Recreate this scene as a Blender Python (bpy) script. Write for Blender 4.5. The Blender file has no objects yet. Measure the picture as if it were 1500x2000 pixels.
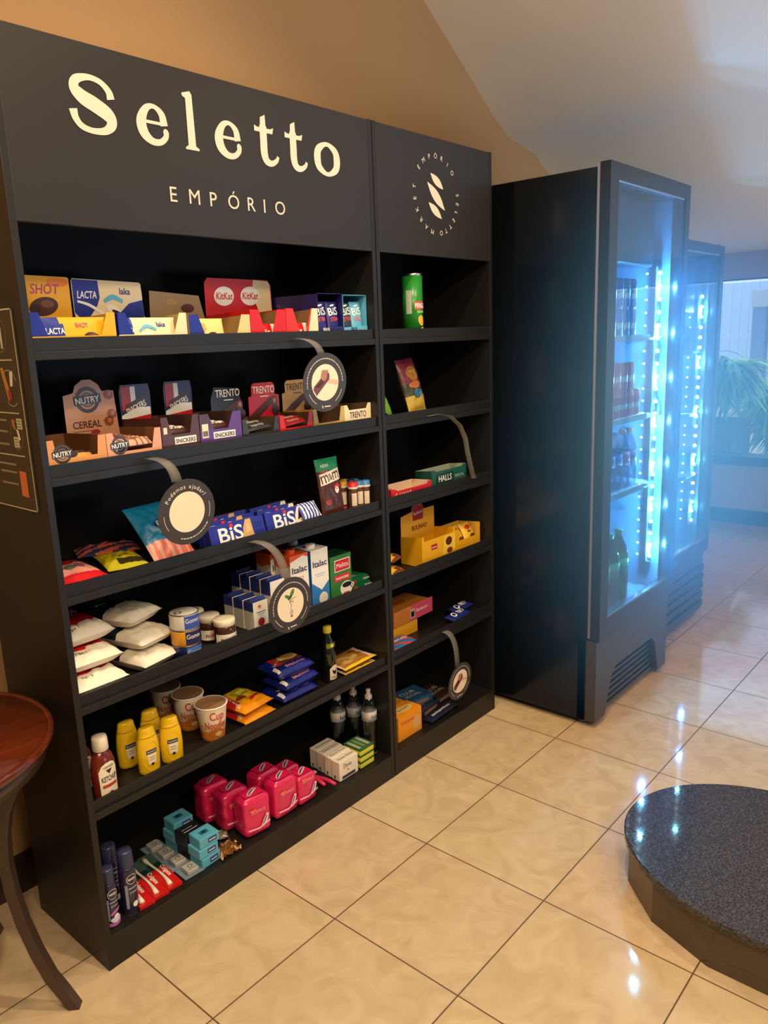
import bpy, bmesh, math, random
from mathutils import Vector, Matrix, noise as mnoise
random.seed(7)
C = bpy.context.scene.collection
sc = bpy.context.scene
PI = math.pi

# ------------------------------------------------------------------ camera
cy_, cp_, cr_ = 0.853313, 0.219573, -0.0373197
f_ = Vector((math.cos(cp_)*math.sin(cy_), math.cos(cp_)*math.cos(cy_), -math.sin(cp_)))
r_ = Vector((math.cos(cy_), -math.sin(cy_), 0)); u_ = r_.cross(f_)
r2 = r_*math.cos(cr_)+u_*math.sin(cr_); u2 = -r_*math.sin(cr_)+u_*math.cos(cr_)
cam = bpy.data.cameras.new('camera'); camo = bpy.data.objects.new('camera', cam); C.objects.link(camo)
M = Matrix.Identity(4)
for i in range(3):
    M[i][0] = r2[i]; M[i][1] = u2[i]; M[i][2] = -f_[i]
M.translation = Vector((-0.8603, -1.8271, 1.6932)); camo.matrix_world = M
cam.sensor_fit = 'VERTICAL'; cam.sensor_height = 36.0; cam.lens = 1525.84/2000*36; cam.clip_start = .02
sc.camera = camo

# ------------------------------------------------------------------ world, lights, exposure
w = bpy.data.worlds.new('world'); sc.world = w; w.use_nodes = True
bg = w.node_tree.nodes['Background']; bg.inputs[0].default_value = (.45, .62, 1, 1); bg.inputs[1].default_value = 3.0
sc.view_settings.view_transform = 'Standard'; sc.view_settings.look = 'None'
sc.view_settings.gamma = 1; sc.view_settings.use_curve_mapping = False
sc.view_settings.exposure = -0.08
try:
    sc.cycles.max_bounces = 8; sc.cycles.diffuse_bounces = 4; sc.cycles.glossy_bounces = 4
    sc.cycles.transparent_max_bounces = 16; sc.cycles.sample_clamp_indirect = 4.0
    sc.cycles.use_denoising = True; sc.cycles.adaptive_threshold = .03; sc.cycles.volume_step_rate = 4; sc.cycles.volume_max_steps = 64
    sc.cycles.max_bounces = 7; sc.cycles.diffuse_bounces = 3; sc.cycles.volume_bounces = 0
except Exception: pass
def light(name, kind, loc, energy, color, aim=None, size=.3, size_y=None, spot=None, blend=.5):
    l = bpy.data.lights.new(name, kind); l.energy = energy; l.color = color
    if kind == 'AREA':
        l.shape = 'RECTANGLE' if size_y else 'DISK'; l.size = size
        if size_y: l.size_y = size_y
    elif kind == 'SUN': l.angle = size
    else: l.shadow_soft_size = size
    if spot: l.spot_size = spot; l.spot_blend = blend
    o = bpy.data.objects.new(name, l); C.objects.link(o); o.location = loc
    if aim is not None:
        o.rotation_euler = (Vector(aim)-Vector(loc)).to_track_quat('-Z', 'Y').to_euler()
    return o
WARM = (1, .76, .47)
# ceiling downlights in front of the shelving
light('downlight_lamp', 'SPOT', (0.35, -1.15, 3.7), 165, WARM, (0.5, -.35, 0), .05, spot=1.9, blend=.7)
light('downlight_lamp', 'SPOT', (1.35, -1.2, 3.0), 52, WARM, (1.3, -.2, 0), .05, spot=1.9, blend=.7)
light('downlight_lamp', 'SPOT', (-1.0, -1.0, 3.7), 100, WARM, (-.6, .2, .9), .06, spot=1.9, blend=.7)
light('downlight_lamp', 'SPOT', (-1.3, -2.6, 3.2), 150, WARM, (0.3, 0, 1.1), .08, spot=2.0, blend=.8)
# warm soft fill added behind the camera, no visible fitting
light('added_warm_fill', 'AREA', (-0.3, -3.4, 3.2), 60, (1, .78, .52), (.7, 0, .9), 1.6, 1.0)
# daylight through the big window in the end wall
light('daylight', 'AREA', (8.4, -2.0, 4.4), 330, (.42, .62, 1), (3.6, -1.6, 0), 3.4, 2.2)

# cool fill added out of view to brighten the ceiling
sd = light('added_ceiling_fill', 'AREA', (3.6, -4.4, 1.0), 88, (.62, .77, 1), (3.4, -1.6, 3.4), 3.2, 1.4); sd.data.spread = 1.9
# downlights close to the shelf fronts: they throw the disc shadows on the floor
light('downlight_lamp', 'SPOT', (.80, -.16, 3.9), 62, WARM, (.75, -.3, 0), .03, spot=1.5, blend=.6)
light('downlight_lamp', 'SPOT', (1.72, -.17, 3.2), 26, WARM, (1.6, -.4, 0), .03, spot=1.5, blend=.6)

# ------------------------------------------------------------------ materials
MATS = {}
def lin(c):
    out = []
    for v in c[:3]:
        v = v/255; out.append(v/12.92 if v <= .04045 else ((v+.055)/1.055)**2.4)
    return (*out, 1)
def mat(name, col, rough=.5, metal=0, spec=.5, emit=0, bump=0, bscale=60, var=0, vscale=8, coat=0, trans=0, alpha=1):
    if name in MATS: return MATS[name]
    m = bpy.data.materials.new(name); m.use_nodes = True; nt = m.node_tree; b = nt.nodes['Principled BSDF']
    c = lin(col); b.inputs['Base Color'].default_value = c
    b.inputs['Roughness'].default_value = rough; b.inputs['Metallic'].default_value = metal
    b.inputs['Specular IOR Level'].default_value = spec
    if coat: b.inputs['Coat Weight'].default_value = coat; b.inputs['Coat Roughness'].default_value = .08
    if trans: b.inputs['Transmission Weight'].default_value = trans
    if alpha < 1: b.inputs['Alpha'].default_value = alpha
    if emit: b.inputs['Emission Color'].default_value = c; b.inputs['Emission Strength'].default_value = emit
    if bump or var:
        tc = nt.nodes.new('ShaderNodeTexCoord'); nz = nt.nodes.new('ShaderNodeTexNoise'); nz.inputs['Detail'].default_value = 5
        nt.links.new(tc.outputs['Object'], nz.inputs['Vector']); nz.inputs['Scale'].default_value = bscale if bump else vscale
        if bump:
            bp = nt.nodes.new('ShaderNodeBump'); bp.inputs['Strength'].default_value = bump; bp.inputs['Distance'].default_value = .002
            nt.links.new(nz.outputs['Fac'], bp.inputs['Height']); nt.links.new(bp.outputs['Normal'], b.inputs['Normal'])
        if var:
            n2 = nt.nodes.new('ShaderNodeTexNoise'); n2.inputs['Scale'].default_value = vscale; n2.inputs['Detail'].default_value = 6
            nt.links.new(tc.outputs['Object'], n2.inputs['Vector'])
            mx = nt.nodes.new('ShaderNodeMixRGB'); mx.inputs[1].default_value = tuple(x*(1-var) for x in c[:3])+(1,)
            mx.inputs[2].default_value = tuple(min(1, x*(1+var)) for x in c[:3])+(1,)
            nt.links.new(n2.outputs['Fac'], mx.inputs[0]); nt.links.new(mx.outputs[0], b.inputs['Base Color'])
    m.diffuse_color = c
    MATS[name] = m
    return m
def filmmat(name, col, alpha, rough=.25):
    return mat(name, col, rough, alpha=alpha)
def K(r, g, b, rough=.38):        # a printed colour
    return mat('print_%d_%d_%d_%d' % (r, g, b, int(rough*100)), (r, g, b), rough)
def glassmat(name, tint=(235, 245, 255), refl=.08, rough=.02, clear=.9):
    if name in MATS: return MATS[name]
    m = bpy.data.materials.new(name); m.use_nodes = True; nt = m.node_tree; nt.nodes.remove(nt.nodes['Principled BSDF'])
    out = nt.nodes['Material Output']; tr = nt.nodes.new('ShaderNodeBsdfTransparent'); gl = nt.nodes.new('ShaderNodeBsdfGlossy')
    c = lin(tint); tr.inputs[0].default_value = tuple(x*clear for x in c[:3])+(1,); gl.inputs['Roughness'].default_value = rough
    mx = nt.nodes.new('ShaderNodeMixShader'); fr = nt.nodes.new('ShaderNodeLayerWeight'); fr.inputs[0].default_value = .25
    mp = nt.nodes.new('ShaderNodeMath'); mp.operation = 'MULTIPLY_ADD'; mp.inputs[1].default_value = .5; mp.inputs[2].default_value = refl
    nt.links.new(fr.outputs['Fresnel'], mp.inputs[0]); nt.links.new(mp.outputs[0], mx.inputs[0])
    nt.links.new(tr.outputs[0], mx.inputs[1]); nt.links.new(gl.outputs[0], mx.inputs[2]); nt.links.new(mx.outputs[0], out.inputs[0])
    MATS[name] = m
    return m
def woodmat(name, c1, c2, rough=.25, scale=6, coat=.3):
    if name in MATS: return MATS[name]
    m = mat(name, c1, rough, coat=coat); nt = m.node_tree; b = nt.nodes['Principled BSDF']
    tc = nt.nodes.new('ShaderNodeTexCoord'); mp = nt.nodes.new('ShaderNodeMapping'); mp.inputs['Scale'].default_value = (1.2, 9, 1)
    wv = nt.nodes.new('ShaderNodeTexNoise'); wv.inputs['Scale'].default_value = scale; wv.inputs['Detail'].default_value = 8
    cr = nt.nodes.new('ShaderNodeValToRGB'); cr.color_ramp.elements[0].color = lin(c1); cr.color_ramp.elements[1].color = lin(c2)
    cr.color_ramp.elements[0].position = .3; cr.color_ramp.elements[1].position = .7
    nt.links.new(tc.outputs['Object'], mp.inputs[0]); nt.links.new(mp.outputs[0], wv.inputs['Vector'])
    nt.links.new(wv.outputs['Fac'], cr.inputs[0]); nt.links.new(cr.outputs[0], b.inputs['Base Color'])
    return m

# ------------------------------------------------------------------ mesh helpers
class Face:                         # flat print surface: point = O + U u + V v + N o
    curved = False
    def __init__(s, O, U, V): s.O = Vector(O); s.U = Vector(U).normalized(); s.V = Vector(V).normalized(); s.N = s.U.cross(s.V)
    def __call__(s, u, v, o=0): return s.O+s.U*u+s.V*v+s.N*o
class CylFace:                      # print surface on a turned or oval body; angle 0 looks to -y
    curved = True
    def __init__(s, rfun, z0=0, a0=0, sx=1, sy=1, R=.04, cx=0, cy=0): s.r = rfun; s.z0 = z0; s.a0 = a0; s.sx = sx; s.sy = sy; s.R = R; s.c = (cx, cy)
    def __call__(s, u, v, o=0):
        a = s.a0+u/s.R; r = s.r(s.z0+v)+o
        return Vector((s.c[0]+r*s.sx*math.sin(a), s.c[1]-r*s.sy*math.cos(a), s.z0+v))
class FunFace:
    curved = True
    def __init__(s, fn): s.fn = fn
    def __call__(s, u, v, o=0): return s.fn(u, v, o)

_TXT = {}
def text2d(s, bold=0.0):
    bold = 0 if any(c in 'MWmw&' for c in s) else min(bold, .017)
    k = (s, bold)
    if k in _TXT: return _TXT[k]
    cu = bpy.data.curves.new('t', 'FONT'); cu.body = s; cu.size = 1; cu.offset = bold; cu.resolution_u = 3; cu.fill_mode = 'FRONT'
    o = bpy.data.objects.new('t', cu); C.objects.link(o)
    me = bpy.data.meshes.new_from_object(o.evaluated_get(bpy.context.evaluated_depsgraph_get()))
    v = [(p.co.x, p.co.y) for p in me.vertices]; f = [tuple(p.vertices) for p in me.polygons]
    bpy.data.objects.remove(o); bpy.data.curves.remove(cu); bpy.data.meshes.remove(me)
    if v:
        x0 = min(p[0] for p in v); x1 = max(p[0] for p in v)
        cap = .73
        v = [((p[0]-x0)/cap, p[1]/cap) for p in v]; wd = (x1-x0)/cap
    else: wd = 0
    _TXT[k] = (v, f, wd)
    return _TXT[k]

class B:
    def __init__(s): s.v = []; s.f = []; s.mi = []; s.sm = []; s.mats = []; s.T = None
    def m(s, mt):
        if mt not in s.mats: s.mats.append(mt)
        return s.mats.index(mt)
    def add(s, vs, fs, mt, smooth=False):
        n = len(s.v)
        if s.T is not None: vs = [s.T @ Vector(p) for p in vs]
        s.v += [tuple(p) for p in vs]
        for i, f in enumerate(fs):
            s.f.append(tuple(k+n for k in f)); s.mi.append(s.m(mt[i] if isinstance(mt, list) else mt)); s.sm.append(smooth)
        return s
    def box(s, x0, x1, y0, y1, z0, z1, mt, top=None, left=None, front=None, right=None):
        vs = [(x0, y0, z0), (x1, y0, z0), (x1, y1, z0), (x0, y1, z0), (x0, y0, z1), (x1, y0, z1), (x1, y1, z1), (x0, y1, z1)]
        fs = [(0, 3, 2, 1), (4, 5, 6, 7), (0, 1, 5, 4), (1, 2, 6, 5), (2, 3, 7, 6), (3, 0, 4, 7)]
        return s.add(vs, fs, [mt, top or mt, front or mt, right or mt, mt, left or mt])
    def prism(s, pts, F, t, mt, back=None, side=None):
        n = len(pts); vs = [F(u, v, 0) for u, v in pts]+[F(u, v, t) for u, v in pts]
        fs = [tuple(range(n))[::-1], tuple(range(n, 2*n))]+[(i, (i+1) % n, n+(i+1) % n, n+i) for i in range(n)]
        return s.add(vs, fs, [back or mt, mt]+[side or mt]*n)
    def lathe(s, prof, mt, seg=28, sx=1, sy=1, cx=0, cy=0, smooth=True, mts=None):
        vs = []; fs = []; ms = []
        for r, z in prof:
            for k in range(seg):
                a = 2*PI*k/seg; vs.append((cx+r*sx*math.sin(a), cy-r*sy*math.cos(a), z))
        for i in range(len(prof)-1):
            for k in range(seg):
                k2 = (k+1) % seg; fs.append((i*seg+k, i*seg+k2, (i+1)*seg+k2, (i+1)*seg+k)); ms.append(mts[i] if mts else mt)
        fs.append(tuple(range(seg))[::-1]); ms.append(mts[0] if mts else mt)
        fs.append(tuple(range((len(prof)-1)*seg, len(prof)*seg))); ms.append(mts[-1] if mts else mt)
        return s.add(vs, fs, ms, smooth)
    def tube(s, pts, r, mt, seg=8, smooth=True):
        pts = [Vector(p) for p in pts]; vs = []; fs = []; n = len(pts); ref = None
        for i, p in enumerate(pts):
            d = (pts[min(i+1, n-1)]-pts[max(i-1, 0)]).normalized()
            if ref is None: ref = d.orthogonal().normalized()
            ref = (ref-d*ref.dot(d)).normalized(); b2 = d.cross(ref); rr = r[i] if isinstance(r, (list, tuple)) else r
            for k in range(seg):
                a = 2*PI*k/seg; vs.append(p+ref*math.cos(a)*rr+b2*math.sin(a)*rr)
        for i in range(n-1):
            for k in range(seg):
                k2 = (k+1) % seg; fs.append((i*seg+k, i*seg+k2, (i+1)*seg+k2, (i+1)*seg+k))
        fs += [tuple(range(seg))[::-1], tuple(range((n-1)*seg, n*seg))]
        return s.add(vs, fs, mt, smooth)
    def grid(s, fn, nu, nv, mt, smooth=True, closed=False):      # fn(u in 0..1, v in 0..1) -> point, mt may be a function
        vs = [fn(i/nu, j/nv) for j in range(nv+1) for i in range(nu+1)]; fs = []; ms = []
        for j in range(nv):
            for i in range(nu):
                a = j*(nu+1)+i; fs.append((a, a+1, a+nu+2, a+nu+1))
                ms.append(mt((i+.5)/nu, (j+.5)/nv) if callable(mt) else mt)
        return s.add(vs, fs, ms, smooth)
    def patch(s, F, pts, mt, o=.0005, rings=4, sub=.006):
        if not F.curved: return s.add([F(u, v, o) for u, v in pts], [tuple(range(len(pts)))], mt)
        q = []
        for i in range(len(pts)):
            a = pts[i]; b = pts[(i+1) % len(pts)]; k = max(1, int(math.hypot(b[0]-a[0], b[1]-a[1])/sub))
            q += [(a[0]+(b[0]-a[0])*t/k, a[1]+(b[1]-a[1])*t/k) for t in range(k)]
        cu = sum(p[0] for p in q)/len(q); cv = sum(p[1] for p in q)/len(q); n = len(q); vs = [F(cu, cv, o)]
        for r in range(1, rings+1): vs += [F(cu+(p[0]-cu)*r/rings, cv+(p[1]-cv)*r/rings, o) for p in q]
        fs = [(0, 1+i, 1+(i+1) % n) for i in range(n)]
        for r in range(rings-1):
            fs += [(1+r*n+i, 1+(r+1)*n+i, 1+(r+1)*n+(i+1) % n, 1+r*n+(i+1) % n) for i in range(n)]
        return s.add(vs, fs, mt, True)
    def rect(s, F, u0, u1, v0, v1, mt, o=.0005): return s.patch(F, [(u0, v0), (u1, v0), (u1, v1), (u0, v1)], mt, o)
    def ell(s, F, cu, cv, ru, rv, mt, o=.0005, n=24, rot=0, a0=0, a1=2*PI):
        c_, s_ = math.cos(rot), math.sin(rot); full = abs(a1-a0) > 6.2; pts = []
        for k in range(n if full else n+1):
            a = a0+(a1-a0)*k/n; x = ru*math.cos(a); y = rv*math.sin(a); pts.append((cu+x*c_-y*s_, cv+x*s_+y*c_))
        return s.patch(F, pts, mt, o)
    def ring(s, F, cu, cv, r0, r1, mt, o=.0005, a0=0, a1=2*PI, n=32, ku=1):
        vs = []; 
        for k in range(n+1):
            a = a0+(a1-a0)*k/n
            for r in (r0, r1): vs.append(F(cu+r*ku*math.cos(a), cv+r*math.sin(a), o))
        return s.add(vs, [(2*k, 2*k+1, 2*k+3, 2*k+2) for k in range(n)], mt)
    def text(s, F, st, u, v, h, mt, w=None, al='c', rot=0, bold=.012, o=.0008, shear=0):
        vs, fs, wd = text2d(st, bold)
        if not vs: return s
        kx = (w/wd) if w else h
        off = {'c': -wd*kx/2, 'l': 0, 'r': -wd*kx}[al]; c_, s_ = math.cos(rot), math.sin(rot); out = []
        for x, y in vs:
            X = x*kx+off+y*h*shear; Y = y*h; out.append(F(u+X*c_-Y*s_, v+X*s_+Y*c_, o))
        return s.add(out, fs, mt)
    def arctext(s, F, st, cu, cv, R, mid, h, mt, step=None, bold=.012, o=.0008, inside=False):
        n = len(st); ws = [max(.3, text2d(ch, bold)[2]) if ch != ' ' else .45 for ch in st]
        gap = .22; tot = sum(ws)*h+gap*h*(n-1); k = 1 if step is None else step
        a = mid+(tot*k/R)/2
        for ch, wd in zip(st, ws):
            da = wd*h*k/R; am = a-da/2
            if ch != ' ': s.text(F, ch, cu+R*math.cos(am), cv+R*math.sin(am), h, mt, rot=am-PI/2, bold=bold, o=o)
            a -= da+gap*h*k/R
        return s
    def ribbon(s, F, pts, mt, o=.001, n=12, close=False):        # brush stroke: (u, v, width)
        P = [Vector(p) for p in pts]; Q = []
        for i in range(len(P)-1 if not close else len(P)):
            p1 = P[i]; p2 = P[(i+1) % len(P)]
            p0 = P[i-1] if (i > 0 or close) else p1*2-p2; p3 = P[(i+2) % len(P)] if (i+2 < len(P) or close) else p2*2-p1
            for k in range(n):
                t = k/n; Q.append(.5*((2*p1)+(p2-p0)*t+(2*p0-5*p1+4*p2-p3)*t*t+(3*p1-p0-3*p2+p3)*t**3))
        if not close: Q.append(P[-1])
        vs = []; m_ = len(Q)
        for i, p in enumerate(Q):
            a = Q[(i-1) % m_] if (close or i > 0) else Q[0]; b = Q[(i+1) % m_] if (close or i < m_-1) else Q[-1]
            d = Vector((b.x-a.x, b.y-a.y)); d.normalize(); nx, ny = -d.y, d.x
            vs += [F(p.x+nx*p.z/2, p.y+ny*p.z/2, o), F(p.x-nx*p.z/2, p.y-ny*p.z/2, o)]
        fs = [(2*i, 2*i+1, 2*i+3, 2*i+2) for i in range(m_-1)]
        if close: fs.append((2*m_-2, 2*m_-1, 1, 0))
        return s.add(vs, fs, mt)
    def mesh(s, name):
        me = bpy.data.meshes.new(name); me.from_pydata(s.v, [], s.f)
        for mt in s.mats: me.materials.append(mt)
        me.polygons.foreach_set('material_index', s.mi); me.polygons.foreach_set('use_smooth', s.sm); me.update()
        return me
    def build(s, name, parent=None, bevel=0, seg=2):
        o = bpy.data.objects.new(name, s.mesh(name)); C.objects.link(o)
        if parent is not None: o.parent = parent
        if bevel:
            md = o.modifiers.new('bevel', 'BEVEL'); md.width = bevel; md.segments = seg; md.limit_method = 'ANGLE'; md.angle_limit = .9
        return o

def tag(o, label=None, cat=None, group=None, kind=None):
    if label: o['label'] = label
    if cat: o['category'] = cat
    if group: o['group'] = group
    if kind: o['kind'] = kind
    return o
def thing(name, label, cat, loc=(0, 0, 0), rz=0, group=None):
    o = bpy.data.objects.new(name, None); o.empty_display_size = .05; C.objects.link(o)
    o.location = loc; o.rotation_euler = (0, 0, rz); return tag(o, label, cat, group)
def put(o, loc, rz=0, rx=0, ry=0):
    o.location = loc; o.rotation_euler = (rx, ry, rz); return o
def dup(root, loc, rz=None, label=None, group=None, rx=None, ry=None):
    r = root.copy(); C.objects.link(r); r.location = loc
    e = list(r.rotation_euler)
    if rx is not None: e[0] = rx
    if ry is not None: e[1] = ry
    if rz is not None: e[2] = rz
    r.rotation_euler = e
    if label: r['label'] = label
    if group: r['group'] = group
    for ch in list(root.children):
        c = ch.copy(); C.objects.link(c); c.parent = r
        for g in ch.children:
            d = g.copy(); C.objects.link(d); d.parent = c
    return r
def struct(name, b, kind='structure', bevel=0):
    o = b.build(name, bevel=bevel); o['kind'] = kind; return o
FRONT = lambda x, y, z: Face((x, y, z), (1, 0, 0), (0, 0, 1))
TOP = lambda x, y, z: Face((x, y, z), (1, 0, 0), (0, 1, 0))
LEFT = lambda x, y, z: Face((x, y, z), (0, -1, 0), (0, 0, 1))

# ------------------------------------------------------------------ the room
def floor_mat():
    m = bpy.data.materials.new('polished_cream_tile'); m.use_nodes = True; nt = m.node_tree; b = nt.nodes['Principled BSDF']; L = nt.links.new
    tc = nt.nodes.new('ShaderNodeTexCoord'); sp = nt.nodes.new('ShaderNodeSeparateXYZ'); L(tc.outputs['Object'], sp.inputs[0])
    def mth(op, a, bb=None, c=None):
        n = nt.nodes.new('ShaderNodeMath'); n.operation = op
        for i, x in enumerate((a, bb, c)):
            if x is None: continue
            if isinstance(x, (int, float)): n.inputs[i].default_value = x
            else: L(x, n.inputs[i])
        return n.outputs[0]
    ds = []; ids = []
    for ax, off in ((0, .5355), (1, -.3534)):
        q = mth('DIVIDE', mth('SUBTRACT', sp.outputs[ax], off), .45); ids.append(mth('FLOOR', q))
        fr = mth('FRACT', q); ds.append(mth('MINIMUM', fr, mth('SUBTRACT', 1, fr)))
    d = mth('MINIMUM', *ds); g = mth('LESS_THAN', d, .0046)
    cmb = nt.nodes.new('ShaderNodeCombineXYZ'); L(ids[0], cmb.inputs[0]); L(ids[1], cmb.inputs[1])
    wn = nt.nodes.new('ShaderNodeTexWhiteNoise'); L(cmb.outputs[0], wn.inputs['Vector'])
    n1 = nt.nodes.new('ShaderNodeTexNoise'); n1.inputs['Scale'].default_value = 9; n1.inputs['Detail'].default_value = 9; n1.inputs['Distortion'].default_value = 1.4
    ad = nt.nodes.new('ShaderNodeVectorMath'); ad.operation = 'MULTIPLY_ADD'; L(wn.outputs['Color'], ad.inputs[0]); ad.inputs[1].default_value = (9, 9, 9); L(tc.outputs['Object'], ad.inputs[2])
    L(ad.outputs[0], n1.inputs['Vector'])
    cr = nt.nodes.new('ShaderNodeValToRGB'); e = cr.color_ramp.elements; e[0].position = .36; e[0].color = lin((196, 172, 138)); e[1].position = .66; e[1].color = lin((210, 187, 153))
    L(n1.outputs['Fac'], cr.inputs[0])
    hs = nt.nodes.new('ShaderNodeMixRGB'); hs.blend_type = 'MULTIPLY'; hs.inputs[0].default_value = .05; L(cr.outputs[0], hs.inputs[1]); L(wn.outputs['Color'], hs.inputs[2])
    mx = nt.nodes.new('ShaderNodeMixRGB'); L(g, mx.inputs[0]); L(hs.outputs[0], mx.inputs[1]); mx.inputs[2].default_value = lin((92, 70, 50))
    L(mx.outputs[0], b.inputs['Base Color'])
    L(mth('MULTIPLY_ADD', g, .6, .07), b.inputs['Roughness'])
    bp = nt.nodes.new('ShaderNodeBump'); bp.inputs['Strength'].default_value = .4; bp.inputs['Distance'].default_value = .002; bp.invert = True
    L(g, bp.inputs['Height']); L(bp.outputs[0], b.inputs['Normal'])
    return m
XW, YW = 6.15, .53         # end wall, shelving wall
X0, Y0 = -3.2, -4.6
struct('floor', B().box(X0, XW, Y0, YW, -.05, 0, floor_mat()))
wall_brown = mat('ochre_brown_wall_paint', (160, 124, 82), .85, bump=.55, bscale=140)
wall_grey = mat('light_grey_wall_paint', (176, 172, 166), .8, bump=.15, bscale=120)
ceil_m = mat('warm_white_ceiling_paint', (238, 225, 204), .9)
dark_wood = mat('dark_wenge_wood', (48, 34, 24), .35)
prof = [(X0, 4.1), (.75, 4.1), (.85, 4.09)]
for i in range(1, 16): prof.append((.85+i*.14, 4.09-.677*i*.14))
xe, ze = prof[-1]
for i in range(1, 13):
    t = i/12; prof.append((xe+1.6*t, ze-(.677*1.6)*(t-t*t/2)))
zc = prof[-1][1]
K0 = (2.27-zc)                # settle the flat part on the measured height
prof = [(x, z+(K0 if x > 3.2 else K0*max(0, (x-2.9)/.3) if x > 2.9 else 0)) for x, z in prof]
prof.append((XW, 2.27))
b = B()
n = len(prof)
vs = [(x, Y0, z) for x, z in prof]+[(x, YW, z) for x, z in prof]
b.add(vs, [(i, n+i, n+i+1, i+1) for i in range(n-1)], ceil_m, True)
struct('ceiling', b)
b = B(); pts = [(X0, -.02)]+[(XW, -.02)]+[(x, z) for x, z in prof[::-1]]
b.prism(pts, Face((0, YW, 0), (1, 0, 0), (0, 0, 1)), -.1, wall_brown); struct('wall_back', b)
b = B(); b.prism(pts, Face((0, Y0, 0), (1, 0, 0), (0, 0, 1)), .1, wall_grey); struct('wall_near', b)
struct('wall_left', B().box(X0-.1, X0, Y0, YW, 0, 4.1, wall_grey))
# end wall with the wide window
WY0, WY1 = -3.6, .50
b = B(); b.box(XW, XW+.12, Y0, YW, 0, .53, wall_grey); b.box(XW, XW+.12, Y0, YW, 2.06, 2.27, wall_grey)
b.box(XW, XW+.12, Y0, WY0, .53, 2.06, wall_grey); b.box(XW, XW+.12, WY1, YW, .53, 2.06, wall_grey)
struct('wall_right', b)
b = B(); frm = mat('anthracite_window_metal', (44, 48, 54), .4)
b.box(XW-.06, XW+.14, WY0, WY1, .52, .595, frm); win = struct('window_1', b)
b = B()
for y in (WY0, -2.2, -.9, WY1-.04): b.box(XW+.03, XW+.08, y, y+.04, .595, 2.06, frm)
b.box(XW+.03, XW+.08, WY0, WY1, 2.048, 2.06, frm); b.build('window_frame', win)
B().box(XW+.05, XW+.056, WY0, WY1, .595, 2.03, glassmat('window_glass', refl=.03)).build('window_pane', win)
struct('baseboard_right', B().box(XW-.015, XW, Y0, YW, 0, .125, frm))
b = B(); b.box(X0, 6.13, YW-.015, YW, 0, .13, dark_wood); struct('baseboard_back', b)
# ------------------------------------------------------------------ shelving units
blk = mat('black_melamine_board', (23, 22, 21), .45, spec=.4)
blk2 = mat('black_melamine_edge', (26, 24, 23), .42, spec=.4)
hdm = mat('black_header_board', (34, 31, 30), .45, spec=.4)
cream = K(212, 194, 174, .5)
ZB = [1.67, 1.368, 1.064, .765, .46]; SH = [z+.02 for z in ZB]; BASE = .097
W1, W2, HT, HH, DP = 1.241, 1.962, 2.393, 1.9796, .40
def unit(name, label, x0, x1):
    t = thing(name, label, 'shelf', (0, 0, 0), group=None)
    tk = .018
    for xa in (x0, x1-tk): B().box(xa, xa+tk, 0, DP, 0, HT, blk2).build('side_panel', t, bevel=.0012)
    B().box(x0+tk, x1-tk, DP-.012, DP, .02, HT-.01, mat('black_hardboard', (16, 15, 15), .6, spec=.2)).build('back_panel', t)
    B().box(x0+tk, x1-tk, .018, DP-.012, HT-.03, HT-.012, blk).build('top_panel', t)
    hd = B().box(x0+tk, x1-tk, .001, .017, HH, HT-.002, hdm).build('header_panel', t, bevel=.001)
    for z in ZB:
        sh = B().box(x0+tk, x1-tk, .001, DP-.012, z, z+.02, blk2).build('shelf_board', t, bevel=.0012)
        B().box(x0+tk, x1-tk, .009, .017, z+.0195, z+.052, blk).build('edge_strip', sh, bevel=.001)
    B().box(x0+tk, x1-tk, .012, DP-.012, .08, BASE, blk2).build('bottom_board', t)
    B().box(x0+tk, x1-tk, .001, .012, 0, BASE, blk2).build('plinth', t, bevel=.0012)
    return t, hd
u1, hd1 = unit('shelving_unit', 'wide black shelving unit with large white lettering on its header', 0, W1)
u2, hd2 = unit('shelving_unit', 'narrow black shelving unit with a round white leaf emblem on its header', W1+.004, W2)
# header lettering, drawn letter by letter
F = Face((0, .001, 0), (1, 0, 0), (0, 0, 1)); b = B(); Z0 = 2.197
def S(pts, x, wd, h, close=False): b.ribbon(F, [(x+u*wd, Z0+v*h, k*.124) for u, v, k in pts], cream, .0015, 14, close)
def cap(x, z, r, ry=None): b.ell(F, x, z, r, ry or r, cream, .0016, 20)
S([(.94, .66, .17), (.90, .80, .14), (.72, .94, .11), (.45, .98, .11), (.17, .90, .16), (.11, .74, .21), (.28, .60, .27), (.55, .50, .29), (.84, .36, .27), (.90, .20, .21), (.74, .06, .14), (.45, .02, .11), (.20, .07, .12), (.07, .20, .14), (.03, .36, .17)], .181, .112, .122)
def done(name='letter'):
    global b
    b.build(name, hd1); b = B()
done()
def letter_e(x, wd):
    b.patch(F, [(x+.13*wd, Z0+.045), (x+.92*wd, Z0+.045), (x+.92*wd, Z0+.0525), (x+.13*wd, Z0+.0525)], cream, .0014)
    S([(.91, .50, .18), (.84, .80, .15), (.58, .965, .09), (.30, .88, .14), (.10, .55, .22), (.16, .24, .22), (.42, .05, .15), (.72, .05, .12), (.93, .20, .12), (.97, .36, .12)], x, wd, .09)
    cap(x+.95*wd, Z0+.33*.09, .008, .009); done()
letter_e(.358, .082); letter_e(.599, .080)
b.patch(F, [(.504, Z0+.006), (.528, Z0+.006), (.526, Z0+.136), (.520, Z0+.144), (.494, Z0+.136), (.496, Z0+.129), (.505, Z0+.125)], cream, .0014)
b.patch(F, [(.495, Z0), (.538, Z0), (.538, Z0+.005), (.529, Z0+.010), (.503, Z0+.010), (.495, Z0+.005)], cream, .0015); done()
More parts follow.
